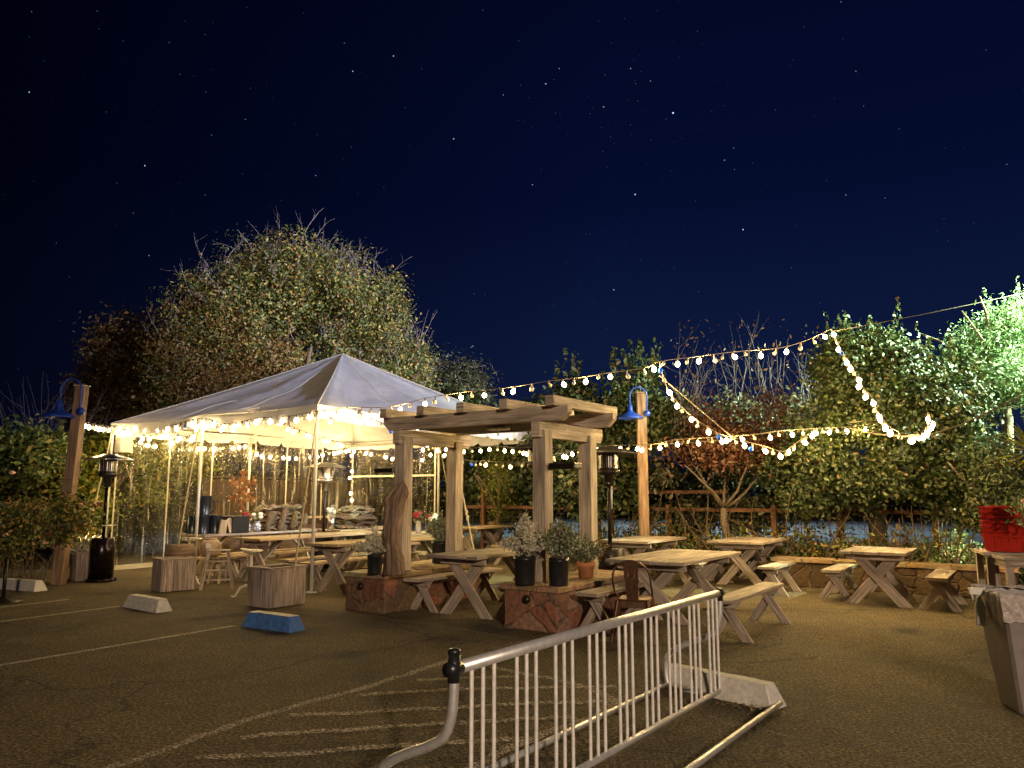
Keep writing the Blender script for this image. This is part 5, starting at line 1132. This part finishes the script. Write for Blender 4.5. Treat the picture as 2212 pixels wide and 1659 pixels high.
def blankets(label, loc, rz, lx, ly, layers, h):
    t_ = thing('blanket_pile', label, 'blankets', loc, rz, 'piles of woven blankets')
    for k in range(layers):
        z = h * (k + .5) / layers; n1, n2 = 22, 14; vs, fs = [], []; th = h / layers * .62; sx_ = lx * random.uniform(.75, 1) / 2; sy_ = ly * random.uniform(.75, 1) / 2; ox, oy = random.gauss(0, .03), random.gauss(0, .02); ph = random.uniform(0, 9); rot = random.gauss(0, .12)
        for j in range(n2 + 1):
            el = -math.pi / 2 + math.pi * j / n2
            for i in range(n1):
                a_ = i / n1 * 6.2832; ce = abs(math.cos(el)) ** .35; x = sx_ * ce * math.copysign(abs(math.cos(a_)) ** .5, math.cos(a_)); y = sy_ * ce * math.copysign(abs(math.sin(a_)) ** .5, math.sin(a_))
                zz = z + th * math.sin(el) + .030 * math.sin(x * 11 + ph) + .02 * math.sin(x * 27 + y * 9 + ph) + .022 * math.sin(y * 23 + x * 8 + ph * 2) + random.gauss(0, .003) - (.05 * max(0, abs(x) / (lx / 2) - .7)); zz = max(.003, zz)
                vs.append((ox + x * math.cos(rot) - y * math.sin(rot), oy + x * math.sin(rot) + y * math.cos(rot), zz))
        for j in range(n2):
            for i in range(n1): i2 = (i + 1) % n1; fs.append((j * n1 + i, j * n1 + i2, (j + 1) * n1 + i2, (j + 1) * n1 + i))
        q = MB(); q.add(vs, fs, None, True); q.build('blanket', 'blanket', t_)
    return t_
blankets('untidy heap of woven blankets on the display table by the near tent corner', t8(2.05, -.02), AX, 1.15, .62, 7, .50)
q = MB()
bp = [o for o in bpy.data.objects if o.name == 'blanket_pile'][0]
for k in range(4):
    pts = [Vector((-.45 + .3 * k + .05 * math.sin(t * 3 + k), -.30 - .04 * math.sin(t * 2.4), .30 + .16 * math.sin(t * 2.2 + k * 1.3) - .09 * t)) for t in np.linspace(0, 2.2, 9)]; q.tube(pts, [.05, .07, .075, .07, .075, .07, .06, .05, .03], 9)
q.build('draped_roll', 'blanket', bp)
p = T10 + A * .75; blankets('neatly stacked woven blankets on the table at the back of the tent', (p.x, p.y, Tz), AX, 1.15, .62, 8, .46)
p = T10 + A * .14 + B * .05; vase('tall metal vase with cream blooms left of the stacked blankets', (p.x, p.y, Tz), 'steel', .09, .30, 1, fl=('flower_white', 'heather'))
p = T9 + A * .0 + B * .0; vase('white milk-can vase with green foliage behind the left pergola column', tuple(on(904, 1140, 15.7, Tz)), 'pole_paint', .055, .24, 1, fl=('flower_red', 'leaf_yellow'))
vase('small blue and white vase with cream and dark red blooms behind the left pergola column', tuple(on(932, 1140, 15.6, Tz)), 'vase_china', .08, .20, 0)
p = T8 + A * .9; t_ = thing('wooden_snowflake', 'large wooden snowflake decoration with small round lights, standing above the display table', 'snowflake', tuple(at(524, 1060, 16.9))); ra_ = R(-28)
q = MB(); arms = []; Rr = .47
def rot2(x, z): return Vector((x * math.cos(ra_), x * math.sin(ra_), z))
for k in range(6):
    a_ = math.pi / 2 + k * math.pi / 3; d = (math.cos(a_), math.sin(a_)); nz = rot2(-d[1], d[0]); q.beam(rot2(0, 0) + Vector((0, -.003 * (k % 3), 0)), rot2(d[0] * Rr, d[1] * Rr) + Vector((0, -.003 * (k % 3), 0)), .052, .04, Vector((0, 1, 0)))
    for s_ in (-1, 1):
        for r0, l_ in ((.17, .15), (.33, .15)):
            b_ = a_ + s_ * math.pi / 3.6; q.beam(rot2(d[0] * r0, d[1] * r0), rot2(d[0] * r0 + math.cos(b_) * l_, d[1] * r0 + math.sin(b_) * l_), .042, .034, Vector((0, 1, 0)))
q.build('snowflake', 'snow_wood', t_); bulb_mat('snow_bulb', (1, .80, .6), .75)
for k in range(12):
    a_ = math.pi / 2 + (k % 6) * math.pi / 3; r_ = .16 if k < 6 else .44; c_ = rot2(math.cos(a_) * r_, math.sin(a_) * r_) + Vector((0, -.05, 0)); q = MB(); q.lathe([(0, -.024), (.018, -.016), (.024, 0), (.018, .016), (0, .024)], c_, 10); q.build('bulb', 'bulb_cream', t_)
q = MB(); q.tube([(0, .05, -1.0 if False else -(at(524, 1060, 16.9).z)), (0, .03, -.05)], .02, 8); q.build('stand', 'wood_brown', t_)
# ================================================================== POTS ON THE PLINTHS
Pz = WH + .058
def pot(label, loc, r_, h, mat, foliage, fmat, fr, fh, n_=600, leaf=.03, up=False, group='potted plants on the stone plinths', droop=False):
    t_ = thing('potted_plant', label, 'potted plant', loc, 0, group); q = MB()
    if mat == 'terracotta': q.lathe([(0, 0), (r_ * .78, 0), (r_ * .95, h * .7), (r_ * 1.04, h * .72), (r_ * 1.06, h), (r_ * .95, h), (r_ * .9, h * .86), (0, h * .86)], (0, 0, 0), 28)
    else: q.lathe([(0, 0), (r_ * .88, 0), (r_ * .9, .02), (r_ * .97, h * .85), (r_ * 1.03, h * .87), (r_ * 1.03, h * .92), (r_, h * .93), (r_ * 1.02, h), (r_ * .94, h), (r_ * .92, h * .9), (0, h * .88)], (0, 0, 0), 28)
    q.build('pot', mat, t_); P_, N_ = [], []; st = MB(); k = 0
    nst = 110
    for s_ in range(nst):
        a_ = random.uniform(0, 6.28); sp_ = random.uniform(0, 1) ** .7; ln = fh * random.uniform(.7, 1.1) * (1 - .35 * sp_); tx, ty = fr * sp_ * math.cos(a_), fr * sp_ * math.sin(a_); pts = []
        for t in np.linspace(0, 1, 7): pts.append(Vector((tx * t ** 1.2, ty * t ** 1.2, h * .86 + ln * (t - (.55 * t * t * sp_ if droop else .15 * t * t * sp_)))))
        st.tube(pts, .003, 3, caps=False)
        for _ in range(int(n_ / nst)):
            t = random.uniform(.25, 1.0); f = t * 6; i = min(5, int(f)); p_ = pts[i].lerp(pts[i + 1], f - i); P_.append(p_ + Vector((random.gauss(0, .012), random.gauss(0, .012), random.gauss(0, .012)))); N_.append((random.gauss(0, 1), random.gauss(0, 1), random.gauss(.4, 1)))
    st.build('stems', 'twig', t_); cards('foliage', P_, N_, leaf, fmat, t_, .45); return t_
def onp(u, v): p = gp(u, v, Pz); return (p.x, p.y, Pz)
pot('grey pot of pale heather beside the driftwood on the left plinth', onp(809, 1240), .105, .27, 'black_plastic', None, 'heather', .36, .40, 5500, .042, droop=True)
pot('black pot with a dense green white-flecked bush on the far end of the left plinth', onp(952, 1216), .15, .34, 'black_plastic', None, 'leaf_pot', .27, .48, 5000, .042)
pot('black pot of silvery heather, leftmost on the right plinth', onp(1134, 1263), .135, .34, 'black_plastic', None, 'heather', .36, .56, 9000, .040, droop=True)
pot('black pot with a green white-flowering bush, in the middle of the right plinth', onp(1207, 1264), .125, .32, 'black_plastic', None, 'leaf_pot', .34, .52, 7500, .040)
o = pot('terracotta pot with green foliage turning red, rightmost on the right plinth', onp(1266, 1248), .115, .20, 'terracotta', None, 'leaf_pot', .27, .36, 3600, .038)
cards('red_foliage', RNG.normal(0, .06, (220, 3)) + [.19, .02, .36], RNG.normal(0, 1, (220, 3)), .035, 'leaf_red', o, .5)
# driftwood
t0 = Vector(onp(851, 1243)); q = MB(); vs, fs = [], []; n1, n2 = 44, 46; Hd = 1.24
for j in range(n2 + 1):
    f = j / n2; z = Hd * f; cx = -.045 * math.sin(math.pi * min(1, f * 1.1)) + (.55 * (f - .80) if f > .80 else 0) + .012 * math.sin(f * 11); w_ = .112 + .012 * math.sin(f * 9) - .03 * math.exp(-((f - .30) / .12) ** 2) + .02 * math.exp(-(f / .06) ** 2); w_ = w_ * (1 if f < .86 else max(.12, 1 - ((f - .86) / .14) ** 1.3)); dp = w_ * .62
    if j == n2: w_ = dp = .012
    for i in range(n1):
        a_ = i / n1 * 6.2832; gr = .014 * math.sin(a_ * 5 + f * 4) + .013 * math.sin(a_ * 11 - f * 5 + 1 + math.sin(f * 9)) + .011 * math.sin(a_ * 17 + f * 7) + random.gauss(0, .0035) + (.03 * math.exp(-((f - .80) / .05) ** 2) * max(0, -math.cos(a_)) if True else 0) + .02 * math.exp(-((f - .68) / .04) ** 2) * max(0, -math.cos(a_))
        vs.append((cx + (w_ + gr * min(1, w_ / .05)) * math.cos(a_), (dp + gr * min(1, dp / .05)) * math.sin(a_), z + .008 * math.sin(a_ * 5)))
uvs = []
for j in range(n2):
    for i in range(n1): i2 = (i + 1) % n1; fs.append((j * n1 + i, j * n1 + i2, (j + 1) * n1 + i2, (j + 1) * n1 + i)); uvs.append([(j * .03, i * .012), (j * .03, (i + 1) * .012), (j * .03 + .03, (i + 1) * .012), (j * .03 + .03, i * .012)])
fs.append(tuple(range(n1 - 1, -1, -1))); uvs.append([(0, 0)] * n1); q.add(vs, fs, uvs, True); o = q.build('driftwood', 'drift'); o.location = t0 + Vector((0, 0, .004)); o.rotation_euler = (0, 0, R(10)); tag(o, 'tall weathered driftwood trunk leaning by the left front pergola column', 'driftwood')
q = MB(); q.lathe([(0, 0), (.16, 0), (.165, .03), (.155, .065), (0, .068)], (0, 0, 0), 22); o = q.build('wood_slice', 'wood_pale'); o.location = Vector(onp(914, 1228)); tag(o, 'round slice of log lying on the left plinth', 'wood slice')
# ================================================================== STRING LIGHTS
BM = {}
def bulb_mesh(kind):
    if kind in BM: return BM[kind]
    s_ = {'lit': 1.0, 'cream': .72, 'blue': 1.0, 'glass': 1.0}[kind]; q = MB()
    q.lathe([(0.0, -.092 * s_), (.012 * s_, -.089 * s_), (.029 * s_, -.072 * s_), (.037 * s_, -.050 * s_), (.030 * s_, -.026 * s_), (.014 * s_, -.008 * s_), (.012 * s_, 0)], (0, 0, -.02), 10)
    me = q.mesh('bulb'); me.materials.append(MATS['bulb_' + kind]); BM[kind] = me; return me
NL = [0]
def string_light(label, path, spacing, group='strings of warm bulbs', pat='lclgl', power=1.0, cordmat='cord', r_=.006, drop=.0, blues=()):
    C = [at(*p) for p in path]; pts = []
    for i in range(len(C) - 1):
        p0, p1, p2, p3 = C[max(i - 1, 0)], C[i], C[i + 1], C[min(i + 2, len(C) - 1)]
        for k in range(8):
            t = k / 8; pts.append(.5 * ((2 * p1) + (-p0 + p2) * t + (2 * p0 - 5 * p1 + 4 * p2 - p3) * t * t + (-p0 + 3 * p1 - 3 * p2 + p3) * t ** 3))
    pts.append(C[-1]); up = Vector((0, 0, .045)); t_ = thing('string_light', label, 'string lights', (0, 0, 0), 0, group); base = Vector(C[0]); t_.location = base
    q = MB(); q.tube([p - base + up for p in pts], r_, 5); acc = 0; n_ = 0; nxt = spacing * .4
    for i in range(len(pts) - 1):
        a_, b_ = pts[i], pts[i + 1]; L = (b_ - a_).length
        while acc + L >= nxt:
            p = a_.lerp(b_, (nxt - acc) / max(L, 1e-6)) - base; nxt += spacing * random.uniform(.72, 1.28); k = {'l': 'lit', 'c': 'cream', 'g': 'glass', 'b': 'blue'}[pat[n_ % len(pat)]]
            if n_ in blues: k = 'blue'
            o = bpy.data.objects.new('bulb', bulb_mesh(k)); col.objects.link(o); o.parent = t_; pp = p + up + Vector((0, 0, -.012 - random.uniform(0, .018))); o.location = pp; o.rotation_euler = (random.gauss(0, .28), random.gauss(0, .28), 0)
            q.tube([p + up + Vector((0, 0, .006)), pp + Vector((0, 0, -.03))], .013, 7)
            if k == 'lit':
                NL[0] += 1
                if NL[0] % 2 == 0 and power > 0:
                    l_ = lamp('bulb_glow', 'POINT', tuple(pp + base - Vector((0, 0, .065))), 13.0 * power * (2.6 if label.startswith(('string of bulbs rising', 'bright hanging', 'string drooping', 'nearly level')) else .55), WARM, .03); l_.parent = t_; l_.location = pp - Vector((0, 0, .065))
            n_ += 1
        acc += L
    q.build('cord', cordmat, t_); return t_
SL = string_light
SL('string of bulbs rising from the tent corner over the pergola toward upper right', [(690, 893, 12.7), (760, 886, 12.6), (830, 886, 12.4), (880, 877, 12.2), (925, 865, 12.1), (1012, 852, 12), (1070, 847, 11.9), (1128, 839, 11.8), (1187, 829, 11.7), (1250, 822, 11.6), (1320, 811, 11.6), (1397, 800, 11.5), (1425, 787, 11.5), (1510, 776, 11.6), (1589, 766, 11.8), (1681, 758, 11.9), (1740, 742, 12), (1797, 716, 12)], .22, pat='lclgclc', blues=(44,), cordmat='cord_pale', power=1.2)
SL('bright hanging loop of crowded bulbs hooked upward at its end before the right hedge', [(1797, 716, 12), (1816, 758, 11.8), (1843, 800, 11.4), (1863, 838, 11.2), (1886, 867, 11), (1900, 900, 10.8), (1925, 930, 10.5), (1957, 944, 10.4), (1986, 944, 10.6), (2003, 928, 10.8), (2012, 913, 11.2), (2005, 897, 11.6)], .125, pat='lcl', blues=(3,), cordmat='cord_pale', power=.8)
SL('string drooping from the middle knot down to a low curve before the red-leaved tree', [(1425, 787, 11.5), (1441, 843, 11.5), (1472, 884, 11.6), (1503, 912, 11.7), (1552, 942, 11.8), (1585, 950, 11.9), (1614, 960, 11.9), (1652, 970, 11.9), (1690, 981, 12), (1708, 972, 12.2), (1735, 952, 12.4), (1765, 930, 12.6)], .155, pat='lclc', blues=(0, 9, 13), cordmat='cord_pale', power=1.0)
SL('nearly level string running from the right lamp post across the hedge', [(1382, 968, 14.8), (1420, 963, 14.4), (1460, 955, 14), (1542, 950, 13.5), (1632, 944, 13), (1681, 937, 13), (1782, 930, 13.2), (1833, 927, 13.5), (1890, 920, 13.5), (1943, 910, 13.5), (1990, 903, 13.5)], .22, pat='lc', cordmat='cord_pale', power=1.0)
SL('string along the front tent valance from the left post to the near corner', [(178, 916, 14.5), (205, 921, 15.2), (245, 925, 16.25), (300, 922, 15.8), (345, 928, 15.4), (433, 909, 14.5), (490, 920, 14.1), (560, 908, 13.6), (620, 905, 13.2), (690, 893, 12.7)], .165, pat='lclglc', blues=(26,), power=.8)
SL('second looser string just inside the front tent eave', [(262, 930, 15.9), (320, 945, 15.9), (365, 935, 15.5), (405, 948, 15.1), (440, 918, 14.6), (500, 925, 14.8), (545, 893, 14), (590, 905, 13.8)], .19, pat='lcl', blues=(8,), power=.8)
SL('string of bulbs high along the clear back wall of the tent', [(250, 925, 16.3), (300, 950, 16.8), (340, 962, 17.1), (400, 948, 17.7), (435, 968, 18), (500, 965, 18.5), (530, 962, 18.9), (560, 980, 19.2), (600, 985, 19.6), (655, 987, 20), (700, 980, 20.4), (755, 970, 21.6)], .19, pat='llcl', blues=(9,), power=2.6)
SL('string of bulbs along the clear wall right of the back corner', [(760, 972, 21.6), (800, 978, 21.2), (860, 990, 20.7), (905, 992, 20.2), (940, 975, 19.9)], .25, pat='lcl', power=1.0)
SL('short vertical string of bulbs down the back corner pole', [(759, 975, 21.7), (760, 1020, 21.7), (758, 1095, 21.7)], .22, pat='lcl', power=.5)
SL('string slanting inside the tent from the front eave to the back corner', [(545, 888, 14), (600, 912, 15.4), (650, 934, 17), (705, 951, 19), (757, 965, 21.2)], .45, pat='lcl', power=1.2)
SL('string slanting from the near tent corner behind the left pergola columns', [(760, 886, 12.8), (794, 905, 13.5), (839, 925, 14.2), (913, 956, 16.5), (950, 972, 18), (968, 985, 18.6)], .36, pat='lclc', blues=(4,), power=1.2)
SL('upper string seen through the pergola running on to the right lamp post', [(905, 968, 18), (960, 969, 18), (1010, 973, 17.5), (1057, 968, 17.2), (1112, 971, 17), (1140, 977, 16.5), (1190, 985, 16), (1208, 984, 16), (1232, 978, 16), (1290, 968, 15.6), (1382, 966, 14.9)], .19, pat='lcl', power=.9)
SL('lower string seen through the pergola before the ivy', [(968, 985, 18), (1016, 1000, 17.5), (1052, 1000, 17), (1112, 1005, 16.5), (1140, 1002, 16.5), (1192, 993, 16), (1232, 980, 16)], .24, pat='lcc', blues=(3,), power=.9)
SL('straight string crossing under the tent roof', [(600, 890, 14.2), (700, 905, 15), (800, 912, 16), (925, 925, 17.5)], .42, pat='lc', power=1.2)
t_ = thing('garden_lamp', 'small bright garden lamp glowing behind the black heater', 'garden lamp', at(206, 1168, 14.8)); q = MB(); q.lathe([(0, -.03), (.03, -.02), (.04, .01), (.025, .04), (0, .045)], (0, .0, 0), 12); q.build('bulb', 'bulb_lit', t_); q = MB(); q.tube([(0, 0, -t_.location.z), (0, 0, -.03)], .012, 8); q.build('stake', 'dark_metal', t_)
print('lit bulbs', NL[0], 'objects', len(bpy.data.objects))
